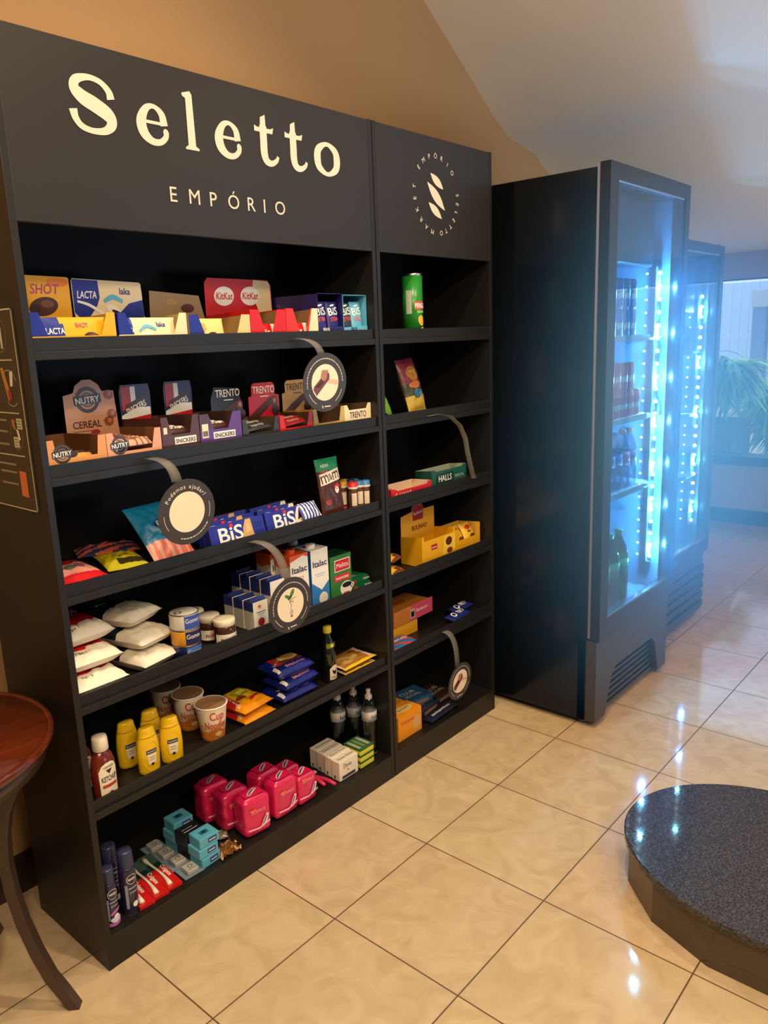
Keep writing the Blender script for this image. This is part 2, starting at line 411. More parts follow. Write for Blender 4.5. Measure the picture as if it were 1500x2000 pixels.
def letter_t(x):
    b.patch(F, [(x+.020, Z0+.10), (x+.022, Z0+.122), (x+.040, Z0+.131), (x+.041, Z0+.10)], cream, .0014)
    S([(.36, 1.12, .21), (.36, .7, .21), (.36, .30, .21), (.46, .08, .18), (.68, .03, .13), (.90, .14, .10), (.98, .27, .07)], x, .085, .09)
    b.patch(F, [(x-.002, Z0+.083), (x+.066, Z0+.083), (x+.070, Z0+.100), (x+.058, Z0+.095), (x+.008, Z0+.095), (x-.002, Z0+.099)], cream, .0013); done()
letter_t(.737); letter_t(.853)
S([(.5, .985, .10), (.15, .80, .19), (.07, .5, .23), (.15, .2, .19), (.5, .015, .10), (.85, .2, .19), (.93, .5, .23), (.85, .8, .19)], .976, .100, .09, True); done()
for ch, u in zip('EMPÓRIO', (.432, .492, .560, .622, .692, .752, .796)):
    b.text(F, ch, u, 2.061, .039, cream, al='l', bold=0, o=.0015); done()
# round emblem of the narrow unit
b = B(); ccx, ccz, RR = 1.592, 2.196, .122
def done2(name):
    global b
    b.build(name, hd2); b = B()
def leaf(p0, p1, bow):
    pts = []
    for k in range(13):
        t = k/12; s_ = math.sin(PI*t)
        pts.append((p0[0]+(p1[0]-p0[0])*t+bow*s_*.9, p0[1]+(p1[1]-p0[1])*t+bow*s_))
    for k in range(1, 12):
        t = 1-k/12; s_ = math.sin(PI*t)
        pts.append((p0[0]+(p1[0]-p0[0])*t-bow*s_*.9, p0[1]+(p1[1]-p0[1])*t-bow*s_))
    b.patch(F, pts, cream, .0015); done2('emblem_leaf')
leaf((1.557, 2.268), (1.634, 2.219), .0115); leaf((1.537, 2.236), (1.642, 2.146), .0140); leaf((1.543, 2.167), (1.622, 2.115), .0115)
def ringtext(st, a0, a1, R=.127):
    for i, ch in enumerate(st):
        a = math.radians(a0+(a1-a0)*i/(len(st)-1)); b.text(F, ch, ccx+R*.97*math.cos(a), ccz+(R+.006)*math.sin(a)-.008*math.sin(a), .0175, cream, rot=a-PI/2, bold=0, o=.0015); done2('emblem_letter')
ringtext('EMPÓRIO', 141, 41); ringtext('SELETTO', 5, -79); ringtext('MARKET', 257, 173)

# ------------------------------------------------------------------ instruction poster on the side of the wide unit
b = B(); pb = mat('poster_olive_black', (58, 51, 38), .45)
F = Face((0, .42, 0), (0, -1, 0), (0, 0, 1))            # u runs from the wall to the front edge
b.prism([(.02, 1.305), (.376, 1.305), (.374, 1.792), (.02, 1.792)], F, .003, pb)
F.O.x = -.003; iv = K(214, 203, 168, .6)
for p in ([(.02, 1.7885), (.374, 1.7885), (.374, 1.792), (.02, 1.792)], [(.370, 1.305), (.374, 1.305), (.374, 1.792), (.370, 1.792)], [(.02, 1.305), (.374, 1.305), (.374, 1.308), (.02, 1.308)], [(.02, 1.305), (.024, 1.305), (.024, 1.792), (.02, 1.792)]): b.patch(F, p, iv)
for z in (1.672, 1.545, 1.44): b.rect(F, .05, .345, z, z+.003, iv)
b.ring(F, .295, 1.733, .040, .0415, K(150, 140, 110), ku=.85)
for i, c in enumerate(((196, 190, 176), (120, 92, 70), (206, 200, 186))): b.rect(F, .27+i*.014, .281+i*.014, 1.70, 1.775, K(*c), .0008)
b.ring(F, .315, 1.613, .036, .0375, iv, a0=.3, a1=2.2); b.ring(F, .32, 1.60, .036, .0375, iv, a0=3.9, a1=5.4)
b.patch(F, [(.275, 1.655), (.292, 1.655), (.318, 1.585), (.300, 1.575)], K(196, 128, 54), .0008)
b.patch(F, [(.300, 1.600), (.318, 1.604), (.322, 1.582), (.306, 1.572)], K(150, 52, 34), .001)
b.patch(F, [(.322, 1.645), (.340, 1.648), (.332, 1.612), (.318, 1.610)], K(232, 226, 206), .0008)
b.ring(F, .315, 1.492, .034, .0355, K(150, 140, 110), ku=.9)
for u, z in ((.325, 1.508), (.298, 1.462)):
    b.rect(F, u, u+.028, z, z+.026, K(206, 206, 160), .0008)
    for k in range(3): b.rect(F, u+.004, u+.024, z+.005+k*.007, z+.007+k*.007, K(110, 104, 84), .0012)
b.patch(F, [(.318, 1.508), (.330, 1.505), (.336, 1.482), (.326, 1.480)], K(232, 226, 206), .0009)
b.patch(F, [(.296, 1.530), (.312, 1.532), (.318, 1.505), (.304, 1.508)], K(176, 112, 62), .0008)
for z in (1.525, 1.497, 1.465, 1.415, 1.395, 1.365): b.rect(F, .20, .20+(.07 if z > 1.45 else .09), z, z+.005, K(150, 142, 116))
b.patch(F, [(.303, 1.340), (.339, 1.338), (.339, 1.402), (.303, 1.403)], K(226, 118, 62), .0008)   # plain block
tag(b.build('poster'), 'dark instruction poster with white border on side of the wide shelving unit', 'poster')

# ------------------------------------------------------------------ glass door refrigerators
fb = mat('black_fridge_gloss', (10, 12, 16), .16, spec=.35)
fd = mat('black_fridge_door', (22, 25, 31), .3)
fp = mat('charcoal_plastic_plinth', (62, 60, 60), .4)
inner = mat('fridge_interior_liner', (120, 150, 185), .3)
gask = mat('grey_door_gasket', (120, 122, 150), .5)
alu = mat('aluminium_trim', (190, 205, 220), .18, metal=1)
slat_m = mat('dark_grille_plastic', (26, 28, 32), .4)
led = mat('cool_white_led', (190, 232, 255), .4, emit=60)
wire = mat('white_coated_wire', (205, 225, 240), .35)
def fridge(label, x0, x1, yf, yb, z1, zt, zd, grille, leds, glass, tiers):
    t = thing('display_fridge', label, 'refrigerator', (x0, yf, 0))
    w = x1-x0; d = yb-yf
    t.location = (x0, yf, 0)
    cb = B(); k = .045
    cb.box(0, k, .055, d, .03, z1, fb); cb.box(w-k, w, .055, d, .03, z1, fb); cb.box(k, w-k, d-k, d, .03, z1, fb)
    cb.box(k, w-k, .055, d-k, z1-k, z1, fb); cb.box(k, w-k, .055, d-k, .03, zd+.02, fb)
    body = cb.build('cabinet', t, bevel=.003)
    lb = B(); e = .002
    lb.box(k, k+e, .06, d-k, zd+.02, z1-k, inner); lb.box(w-k-e, w-k, .06, d-k, zd+.02, z1-k, inner)
    lb.box(k, w-k, d-k-e, d-k, zd+.02, z1-k, inner); lb.box(k, w-k, .06, d-k, zd+.02, zd+.025, inner)
    lb.build('liner', body)
    B().box(.14, w-.14, .10, d-k-.01, z1-.33, z1-k-.005, mat('evaporator_cover', (52, 70, 92), .35)).build('evaporator_cover', body, bevel=.01)
    for u in (.05, w-.05):
        for v in (.09, d-.05): B().lathe([(.022, .001), (.022, .012), (.011, .014), (.011, .032)], mat('steel_foot', (150, 150, 150), .3, metal=1), 14, cx=u, cy=v).build('foot', t)
    # door
    gx0, gx1, gz0, gz1 = glass
    db = B(); z0 = zd
    for a in ((0, gx0, z0, zt), (gx1, w, z0, zt), (gx0, gx1, z0, gz0), (gx0, gx1, gz1, zt)): db.box(a[0], a[1], 0, .042, a[2], a[3], fd)
    door = db.build('door', t)
    gb = B()
    for a in ((.004, .016), (w-.016, w-.004)): gb.box(a[0], a[1], .042, .055, z0+.005, zt-.005, gask)
    gb.box(.016, w-.016, .042, .055, z0+.005, z0+.017, gask); gb.box(.016, w-.016, .042, .055, zt-.017, zt-.005, gask); gb.build('gasket', door)
    ab = B(); q = .007
    for a in ((gx0, gx0+q, gz0, gz1), (gx1-q, gx1, gz0, gz1), (gx0, gx1, gz0, gz0+q), (gx0, gx1, gz1-q, gz1)): ab.box(a[0], a[1], .004, .03, a[2], a[3], alu)
    ab.box(gx1-.035, gx1-.030, .030, .040, gz0, gz1, alu); ab.box(gx1-.050, gx1-.046, .030, .038, gz0, gz1, alu)
    ab.build('inner_trim', door)
    B().box(gx0, gx1, .006, .010, gz0, gz1, glassmat('fridge_glass', (215, 235, 250), .045, .015)).build('glass', door)
    hb = B().tube([(w-.03, .02, zt+.001), (w-.03, .02, zt+.012)], .008, alu, 10).tube([(w-.025, .02, z0-.012), (w-.025, .02, z0)], .009, alu, 10); hb.build('hinge', door)
    # lights
    lb = B(); nled, lz0, lz1, lx, ly = leds
    lb.box(lx-.012, lx+.004, ly-.008, ly+.012, lz0-.03, lz1+.03, mat('led_profile', (150, 180, 210), .25))
    st = lb.build('seen_or_added_strip', body)
    B().box(k+.002, k+.016, .062, .072, lz0-.03, lz1+.03, mat('led_profile', (150, 180, 210), .25)).build('seen_or_added_strip', body)  # unseen left strip, added to go with the fill lights on the cans
    for i in range(nled):
        z = lz0+(lz1-lz0)*i/(nled-1)
        e_ = B(); e_.lathe([(.0005, -.0085), (.006, -.006), (.0085, 0), (.006, .006), (.0005, .0085)], led, 10); o = e_.build('led_or_mirrored_dot', st) if i == 0 else None
        if i == 0: first = o; o.location = (lx-.014, ly-.009, z)
        else:
            o = first.copy(); C.objects.link(o); o.location = (lx-.014, ly-.009, z)
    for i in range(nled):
        o = first.copy(); C.objects.link(o); o.location = (lx-.010, ly+.055, lz0+(lz1-lz0)*i/(nled-1)); o.scale = (.55, .55, .55)  # smaller glowing copies stand in for the diode row's mirrored reflection
    # shelves
    for z in tiers:
        sb = B()
        for v in (.075, .16, d-k-.02): sb.tube([(k+.004, v, z), (w-k-.004, v, z)], .0035, wire, 6)
        n_ = int((w-2*k)/.028)
        for i in range(n_+1):
            u = k+.006+(w-2*k-.012)*i/n_; sb.tube([(u, .075, z+.004), (u, d-k-.01, z+.004)], .0016, wire, 5)
        sb.box(k+.004, w*.72, .070, .074, z-.004, z+.022, wire); sb.build('wire_shelf', body)
    return t, body, door
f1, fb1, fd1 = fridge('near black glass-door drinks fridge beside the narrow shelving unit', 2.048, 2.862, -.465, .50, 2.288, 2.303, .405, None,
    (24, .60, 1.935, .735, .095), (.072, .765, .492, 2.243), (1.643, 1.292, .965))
# near fridge plinth with its arched grille
pw = .79; b = B(); F = Face((0, .012, 0), (1, 0, 0), (0, 0, 1))
b.prism([(0, .03), (.10, .03), (.155, .19), (.205, .228), (.60, .228), (.645, .19), (.69, .03), (pw, .03), (pw, .40), (0, .40)], F, -.05, fp)
b.box(0, .01, .06, .10, .03, .40, fp); pl = b.build('plinth', f1, bevel=.003)
b = B(); b.box(.10, .69, .060, .064, .03, .23, slat_m)
for i in range(7): b.prism([(.10, .035+i*.028), (.69, .035+i*.028), (.69, .045+i*.028), (.10, .045+i*.028)], Face((0, .04, 0), (1, 0, 0), (0, 0, 1)), -.018, mat('grille_slat_plastic', (70, 76, 84), .35))
b.build('grille', pl)
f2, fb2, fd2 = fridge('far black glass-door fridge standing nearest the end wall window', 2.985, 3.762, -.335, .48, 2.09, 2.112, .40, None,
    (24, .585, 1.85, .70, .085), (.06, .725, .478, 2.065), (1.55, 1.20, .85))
b = B(); b.box(.01, .755, .02, .05, .03, .395, mat('graphite_plinth', (46, 50, 56), .35)); pl = b.build('plinth', f2, bevel=.003)
b = B()
for i in range(5): b.box(.03, .745, .008, .02, .06+i*.055, .095+i*.055, slat_m)
b.box(.20, .33, .006, .02, .335, .385, slat_m); b.build('grille', pl)

# drinks
clr = glassmat('clear_plastic_bottle', (225, 238, 250), .06, .05, .82)
grn = glassmat('green_plastic_bottle', (70, 170, 110), .06, .05, .8)
def bottle(name, label, r, h, body, cap_c, lab_c, lab_z, liquid=None, group=None, neck=.012, text=None, cat='bottle'):
    t = thing(name, label, cat, group=group)
    pr = [(r*.80, 0), (r*.98, .006), (r, .02), (r*.96, h*.18), (r, h*.24), (r, h*.56), (r*.97, h*.62), (r*.90, h*.70), (r*.62, h*.82), (neck, h*.90), (neck, h*.945)]
    B().lathe(pr, body, 24).build('bottle_body', t)
    B().lathe([(neck*1.25, h*.925), (neck*1.3, h*.93), (neck*1.3, h*.985), (neck*1.1, h)], cap_c, 18).build('bottle_cap', t)
    if lab_c:
        lb = B(); lb.lathe([(r*1.012, lab_z[0]*h), (r*1.012, lab_z[1]*h)], lab_c, 24)
        if text: lb.text(CylFace(lambda z: r*1.02, (lab_z[0]+lab_z[1])/2*h-.008, 0, R=r), text, 0, 0, .016, K(250, 250, 250))
        lb.build('bottle_label', t)
    if liquid: B().lathe([(r*.78, .004), (r*.95, .02), (r*.93, h*.2), (r*.96, h*.55), (r*.86, h*.7), (r*.6, h*.8)], liquid, 20).build('drink', t)
    return t
def can(name, label, r, h, c1, c2, st=None, group=None):
    t = thing(name, label, 'can', group=group); b = B()
    b.lathe([(r*.8, 0), (r*.98, .008), (r, .012), (r, h-.012), (r*.86, h-.003), (r*.86, h)], c1, 24)
    Fc = CylFace(lambda z: r, 0, 0, R=r)
    b.patch(Fc, [(-r*.9, h*.3), (r*.9, h*.42), (r*.9, h*.6), (-r*.9, h*.5)], c2, .0006)
    b.build('can_body', t)
    B().lathe([(r*.80, h-.004), (r*.84, h+.001)], mat('can_aluminium', (200, 205, 210), .25, metal=1), 20).build('can_lid', t)
    return t
cola = mat('dark_cola', (40, 16, 12), .15); water = glassmat('still_water', (190, 225, 250), .05, .02, .9)
FX, FY = 2.05, -.465
first = {}
def row(key, mk, z, xs, ys, lab, grp):
    for j, y in enumerate(ys):
        for i, x in enumerate(xs):
            if key not in first: first[key] = mk(); o = first[key]; o.location = (x, y, z)
            else: o = dup(first[key], (x, y, z))
            o['label'] = lab; o['group'] = grp
row('soda', lambda: can('soda_can', '', .031, .125, K(60, 120, 210, .22), K(240, 240, 245)), 1.652, [2.15+.069*i for i in range(7)], [-.325, -.25], 'blue and silver soda can on the top wire shelf of the near fridge', 'soda cans on the top shelf of the near fridge')
row('soda_upper', lambda: dup(first['soda'], (0, 0, 0)), 1.778, [2.15+.069*i for i in range(7)], [-.325, -.25], 'blue and silver soda can in the upper layer on the top wire shelf', 'upper layer of soda cans in the near fridge')
row('red', lambda: can('soda_can', '', .031, .122, K(225, 60, 90, .22), K(240, 225, 230)), 1.301, [2.15+.069*i for i in range(8)], [-.325, -.25], 'red soda can on the second wire shelf of the near fridge', 'red soda cans in the near fridge')
row('red_upper', lambda: dup(first['red'], (0, 0, 0)), 1.424, [2.15+.069*i for i in range(7)], [-.325], 'red soda can in the upper layer on the second wire shelf', 'upper layer of red soda cans in the near fridge')
row('water', lambda: bottle('water_bottle', '', .036, .265, clr, K(40, 120, 200), K(50, 120, 205, .3), (.45, .62), None), .974, [2.16+.076*i for i in range(5)], [-.32, -.24], 'clear water bottle with blue cap and label in the near fridge', 'blue-capped water bottles in the near fridge')
row('peach', lambda: bottle('juice_bottle', '', .036, .27, clr, K(225, 120, 80), K(185, 110, 160, .3), (.4, .62), None), .974, [2.545, 2.62], [-.32], 'clear drink bottle with orange cap and pink label in the near fridge', 'orange-capped bottles in the near fridge')
row('green', lambda: bottle('soda_bottle', '', .048, .34, grn, K(30, 150, 90), K(60, 170, 110, .3), (.4, .6), None, neck=.014), .432, [2.16+.1*i for i in range(5)], [-.31, -.205], 'large green soda bottle on the floor of the near fridge', 'green soda bottles in the near fridge')
row('energy', lambda: can('energy_drink_can', '', .029, .13, K(150, 175, 200, .25), K(40, 70, 150)), 1.56, [3.072+.066*i for i in range(8)], [-.22], 'pale can on the top wire shelf of the far fridge', 'pale cans in the far fridge')
row('far_juice', lambda: bottle('juice_bottle', '', .034, .24, clr, K(120, 140, 200), K(120, 110, 170, .3), (.4, .62), None), 1.21, [3.072+.08*i for i in range(5)], [-.22], 'small bottle on the second wire shelf of the far fridge', 'small bottles on the second shelf of the far fridge')
row('far_lower', lambda: bottle('juice_bottle', '', .034, .24, clr, K(200, 90, 90), K(150, 80, 110, .3), (.4, .62), None), .86, [3.072+.08*i for i in range(5)], [-.22], 'small red-capped bottle on the third wire shelf of the far fridge', 'red-capped bottles on the third shelf of the far fridge')
LEDC = (.12, .52, 1)
# light of the fridge strips, plus an added unseen row for the cans
for i in range(7):
    light('fridge_led_or_fill', 'POINT', (2.745, -.395, .64+i*.205), 24.0, LEDC, None, .008)
    light('fridge_led_or_fill', 'POINT', (2.116, -.428, .64+i*.205), 9.0, (.62, .82, 1), None, .008)  # added left row, put in to brighten the drinks
for i in range(5):
    light('fridge_led_or_fill', 'POINT', (3.655, -.262, .65+i*.28), 10.0, LEDC, None, .008)

# ------------------------------------------------------------------ low granite plinth
def granite():
    m = mat('polished_dark_granite', (60, 56, 58), .05); nt = m.node_tree; b = nt.nodes['Principled BSDF']; L = nt.links.new
    tc = nt.nodes.new('ShaderNodeTexCoord'); v = nt.nodes.new('ShaderNodeTexVoronoi'); v.inputs['Scale'].default_value = 420
    n = nt.nodes.new('ShaderNodeTexNoise'); n.inputs['Scale'].default_value = 150; n.inputs['Detail'].default_value = 4
    L(tc.outputs['Object'], v.inputs['Vector']); L(tc.outputs['Object'], n.inputs['Vector'])
    mx = nt.nodes.new('ShaderNodeMath'); mx.operation = 'MULTIPLY'; L(v.outputs['Color'], mx.inputs[0]); L(n.outputs['Fac'], mx.inputs[1])
    cr = nt.nodes.new('ShaderNodeValToRGB'); e = cr.color_ramp.elements; e[0].position = .12; e[0].color = lin((30, 28, 31)); e[1].position = .62; e[1].color = lin((104, 96, 92))
    L(mx.outputs[0], cr.inputs[0]); L(cr.outputs[0], b.inputs['Base Color']); return m
gr = granite(); pc = (1.385, -1.375)
t = thing('granite_plinth', 'low oval plinth with polished speckled granite top on the tiled floor', 'plinth', (pc[0], pc[1], 0))
B().lathe([(1, .138), (1.008, .141), (1.008, .158), (1, .161)], gr, 72, .37, .465, smooth=False).build('slab', t)
B().lathe([(.978, .0005), (.978, .138)], mat('brown_stone_cladding', (84, 70, 60), .12, var=.1, vscale=30), 14, .37, .465, smooth=False).build('base', t)

# ------------------------------------------------------------------ round side table
mah = woodmat('red_mahogany', (98, 40, 18), (78, 29, 12), .12); leg_w = mat('dark_stained_wood', (62, 46, 36), .35, coat=.2)
tx, ty, tz = -.345, .18, .77
t = thing('side_table', 'round mahogany side table with curved dark legs beside the wide shelving unit', 'table', (tx, ty, 0))
B().lathe([(.322, tz-.014), (.322, tz-.006)], mah, 64).lathe([(.322, tz-.014), (.323, tz-.002), (.330, tz), (.336, tz-.004), (.336, tz-.02), (.330, tz-.024)], mah, 64).build('table_top', t)
B().lathe([(.300, tz-.070), (.312, tz-.070), (.314, tz-.02), (.300, tz-.02)], leg_w, 64).build('apron', t)
for k in range(4):
    a = -.756+k*PI/2; b = B(); path = [(.275, .70), (.245, .655), (.215, .59), (.200, .52), (.195, .44), (.200, .36), (.214, .27), (.236, .18), (.262, .10), (.29, .045), (.312, .0)]
    hw = .0145; vs = []
    for i, (r, z) in enumerate(path):
        r0, z0 = path[max(i-1, 0)]; r1, z1 = path[min(i+1, len(path)-1)]; d = Vector((r1-r0, z1-z0)).normalized(); nx, nz = -d.y, d.x
        if i == len(path)-1: nx, nz = 1, 0
        for s1, s2 in ((-1, -1), (1, -1), (1, 1), (-1, 1)):
            rr = r+s1*nx*.0135; zz = z+s1*nz*.0135
            vs.append((rr*math.cos(a)-s2*hw*math.sin(a), rr*math.sin(a)+s2*hw*math.cos(a), max(zz, 0)))
    fs = []
    for i in range(len(path)-1):
        for q in range(4): q2 = (q+1) % 4; fs.append((i*4+q, i*4+q2, (i+1)*4+q2, (i+1)*4+q))
    fs += [(0, 1, 2, 3), tuple(range(len(vs)-4, len(vs)))[::-1]]
    b.add(vs, fs, leg_w, False); b.build('leg', t)
# ------------------------------------------------------------------ packaged goods
SH = [q+.0009 for q in SH]; BASE += .0009
def carton(name, label, cat, loc, w, d, h, body, pr=None, top=None, left=None, front=None, rz=0, group=None, bevel=.0012, rx=0, parts=None):
    b = B().box(0, w, 0, d, 0, h, body, top=top, left=left, front=front)
    if pr: pr(b, Face((0, 0, 0), (1, 0, 0), (0, 0, 1)), Face((0, d, 0), (0, -1, 0), (0, 0, 1)), Face((0, 0, h), (1, 0, 0), (0, 1, 0)))
    if parts:
        t = thing(name, label, cat, loc, rz, group); t.rotation_euler = (rx, 0, rz)
        b.build('carton', t, bevel=bevel); parts(t); return t
    o = b.build(name, bevel=bevel); o.location = loc; o.rotation_euler = (rx, 0, rz)
    return tag(o, label, cat, group)
board_in = K(140, 106, 66, .7)
def tray(name, label, loc, w, d, hs, hf, outer, card=None, pr=None, cardpr=None, inn=None, c=.022, s_=.02, corner=None, sidec=None, sidepr=None, rz=0, group=None, hb=None):
    """open display tray: cut-out front, side walls, back wall and an upright printed card behind"""
    inn = inn or board_in; t = thing(name, label, 'display box', loc, rz, group); b = B(); hb = hb or hs*.9; k = .0016
    F = Face((0, 0, 0), (1, 0, 0), (0, 0, 1)); co = corner or outer
    b.prism([(0, 0), (w, 0), (w, hf), (w-c-s_, hf), (c+s_, hf), (0, hf)][:3]+[(0, hf)], F, k, outer, back=inn)
    for sg in (0, 1):
        X = (lambda u: u) if sg == 0 else (lambda u: w-u)
        q = [(X(0), hf), (X(c+s_), hf), (X(c), hs), (X(0), hs)]
        b.prism(q if sg == 0 else q[::-1], F, k, co if sg == 0 else outer, back=inn)
    for x in (0, w-k): b.prism([(0, 0), (d, 0), (d, hb), (0, hs)], Face((x, 0, 0), (0, 1, 0), (0, 0, 1)), k, inn if x == 0 else (sidec or outer), back=(sidec or outer) if x == 0 else inn)
    b.box(0, w, d-k, d, 0, hb, inn); b.box(0, w, 0, d, 0, k, inn)
    FF = Face((0, -k, 0), (1, 0, 0), (0, 0, 1))
    if pr: pr(b, FF)
    if sidepr: sidepr(b, Face((0, d, 0), (0, -1, 0), (0, 0, 1)))
    b.build('tray', t)
    if card:
        cb = B(); pts, cm = card; cb.prism(pts, Face((0, d-.004, 0), (1, 0, 0), (0, 0, 1)), .0012, cm, back=inn)
        if cardpr: cardpr(cb, Face((0, d-.0055, 0), (1, 0, 0), (0, 0, 1)))
        cb.build('back_card', t)
    return t
def pack(w, h, t, matf, seal=.035, nu=22, nv=26, wr=.0016, pr=None, seed=1, power=2.6, back=None):
    """flow-wrapped pack lying on its back: u to the right, v up the pack, printed side +z"""
    b = B(); rnd = Vector((seed*3.1, seed*1.7, 0))
    def prof(u, v):
        a = max(0, 1-abs(2*u)**power*1.0); vv = abs(2*v)/(1-2*seal); c_ = max(0, 1-min(1, vv)**power)
        return (a**.5)*(c_**.5)
    def top(u, v, o=0):
        p = prof(u, v); nz = mnoise.noise(Vector((u*7, v*7, 0))+rnd)*wr*2+mnoise.noise(Vector((u*19, v*19, 5))+rnd)*wr
        ed = 1-.05*prof(0, v) if abs(v) < .5-seal else 1
        return Vector((u*w*ed, v*h, max(.001, t*.55+t*.45*p+nz*p)+o))
    def bot(u, v):
        q = top(u, v); return Vector((q.x, q.y, max(0, min(t*.55-t*.55*prof(u, v), q.z-.0004))))
    b.grid(lambda u, v: top(u-.5, v-.5), nu, nv, (lambda u, v: matf(u, v)) if callable(matf) else matf)
    b.grid(lambda u, v: bot(.5-u, v-.5), nu//2, nv//2, back or (matf if not callable(matf) else matf(.5, .05)))
    if pr: pr(b, FunFace(lambda u, v, o=0: top(u/w, v/h, o+.0007)))
    return b
def lay(b, name, label, cat, loc, rz=0, rx=0, group=None, ry=0):
    o = b.build(name); o.location = loc; o.rotation_euler = (rx, ry, rz); return tag(o, label, cat, group)
W_ = K(244, 240, 232); CR = K(238, 218, 176); YE = K(236, 172, 20); BL = K(22, 40, 142); RED = K(196, 20, 24); BRN = K(66, 34, 24)
GOLD = K(206, 158, 74); KR = K(24, 22, 24); NV = K(18, 22, 84); SKY = K(96, 178, 216); PUR = K(88, 50, 130); GR = K(18, 110, 66); ORG = K(232, 88, 30)
# --- top shelf of the wide unit
z = SH[0]; Y = .035
def bar(matf, pr, w=.15, h=.072, t=.012, seed=1): return pack(w, h, t, matf, nu=20, nv=14, wr=.0008, pr=pr, seed=seed, seal=.02)
def fill(proto, n, loc, step, rx=1.35, rz=0, label='', group='', cat='chocolate bar'):
    for i in range(n):
        o = proto if i == 0 else dup(proto, (0, 0, 0))
        o.location = (loc[0], loc[1]+i*step, loc[2]); o.rotation_euler = (rx, 0, rz)
        tag(o, label, cat, group)
def p_(b, F):
    b.patch(F, [(.012, .088), (.036, .088), (.040, .02), (.012, .02)], BL, .0006)
tray('display_tray', 'open yellow and blue display tray of chocolate bars at left end of top shelf', (.032, Y, z), .222, .215, .090, .034, YE,
     card=([(.0, .03), (.19, .03), (.222, .09), (.222, .188), (.218, .192), (.0, .196)], YE), corner=BL, sidec=BL, inn=K(190, 150, 70, .6),
     cardpr=lambda b, F: (b.text(F, 'SHOT', .150, .148, .026, K(170, 70, 110), w=.078, bold=.03, shear=.15), b.ell(F, .145, .115, .040, .024, K(74, 36, 20), .0008, rot=.2), b.ell(F, .155, .122, .018, .010, K(120, 70, 44), .0012), b.ell(F, .12, .108, .016, .013, K(52, 24, 14), .0012), b.ell(F, .19, .178, .030, .012, K(236, 130, 20), .0006)))
pb_ = bar(lambda u, v: BL if u < .36-(v-.5)*.12 else YE, lambda b, F: (b.text(F, 'LACTA', -.052, -.003, .015, W_, w=.050, bold=.03), b.text(F, 'SHOT', .022, .012, .012, K(170, 70, 110), w=.036, bold=.03), b.ell(F, .045, -.012, .022, .012, BRN, .0009)), w=.182, h=.078)
fill(lay(pb_, 'chocolate_bar', '', 'chocolate bar', (0, 0, 0)), 4, (.148, Y+.022, z+.040), .03, label='yellow and blue wrapped chocolate bar upright in the leftmost tray of the top shelf', group='yellow and blue bars in the leftmost top tray')
tray('display_tray', 'cream and blue display tray with a tall blue and white back card', (.262, Y, z), .210, .218, .089, .034, CR, corner=BL, sidec=BL, inn=K(196, 166, 116, .6),
     card=([(.02, .03), (.19, .03), (.218, .085), (.214, .180), (.208, .184), (.004, .190), (.0, .184), (.0, .10)], CR),
     cardpr=lambda b, F: (b.patch(F, [(.002, .188), (.078, .186), (.080, .14), (.07, .118), (.03, .07), (.001, .10)], BL, .0007), b.text(F, 'LACTA', .042, .138, .020, W_, w=.058, bold=.03, shear=.1),
        b.ribbon(F, [(.012, .130, .006), (.05, .118, .008), (.10, .085, .010), (.13, .055, .006)], W_, .0011), b.patch(F, [(.13, .05), (.19, .035), (.217, .09), (.215, .135), (.17, .125), (.14, .10)], BL, .0008),
        b.text(F, 'laka', .160, .150, .018, BL, w=.034, bold=.02), b.text(F, 'OREO', .172, .132, .010, W_, w=.036, bold=.03, o=.0013), b.ribbon(F, [(.092, .13, .010), (.12, .142, .014), (.15, .13, .010)], SKY, .0012), b.ell(F, .118, .108, .022, .012, W_, .0012, rot=-.4), b.ell(F, .128, .100, .016, .005, KR, .0015, rot=-.4)))
pb_ = bar(lambda u, v: BL if u < .2 or (u > .7 and v < .35) else CR, lambda b, F: (b.text(F, 'LACTA', -.066, -.003, .013, W_, w=.034, bold=.03), b.text(F, 'laka', .038, .012, .014, BL, w=.028, bold=.02), b.text(F, 'OREO', .048, -.014, .008, W_, w=.026, bold=.02), b.ribbon(F, [(-.035, .0, .005), (-.01, .014, .009), (.02, .004, .007)], SKY, .001), b.ell(F, -.01, -.010, .02, .008, W_, .001)), w=.172, h=.076)
fill(lay(pb_, 'chocolate_bar', '', 'chocolate bar', (0, 0, 0)), 4, (.362, Y+.022, z+.039), .03, label='cream and blue wrapped chocolate bar upright in the second tray of the top shelf', group='cream and blue bars in the second top tray')
tray('display_tray', 'half empty beige display tray with folded brown card and gold bars', (.481, Y, z), .216, .215, .084, .030, K(226, 196, 134), corner=BL, sidec=K(214, 180, 120), inn=K(176, 140, 84, .6), c=.03,
     card=([(.015, .07), (.215, .07), (.195, .15), (.02, .162)], K(150, 122, 84)), cardpr=lambda b, F: (b.ell(F, .15, .112, .024, .013, K(80, 24, 16), .0008), b.ell(F, .095, .130, .02, .01, K(170, 130, 80), .0008)))
pb_ = bar(lambda u, v: K(240, 208, 132) if v > .3 else K(226, 176, 84), lambda b, F: (b.ell(F, .0, -.014, .018, .010, BRN, .001), b.ell(F, -.03, .01, .01, .012, K(206, 160, 80), .001)), w=.095, h=.072)
fill(lay(pb_, 'chocolate_bar', '', 'chocolate bar', (0, 0, 0)), 2, (.565, Y+.022, z+.037), .02, label='short gold wrapped chocolate bar in the half empty beige tray', group='gold bars in the beige tray')
KK = K(200, 16, 24)
def kkcard(b, F):
    b.patch(F, [(.20, .203), (.262, .200), (.270, .19), (.276, .07), (.232, .07), (.19, .16)], CR, .0006)
    for u, v in ((.075, .150), (.182, .152)):
        b.ell(F, u, v, .040, .030, W_, .0012, rot=.1); b.text(F, 'KitKat', u, v-.010, .022, KK, w=.066, bold=.03, o=.0018, shear=.15)
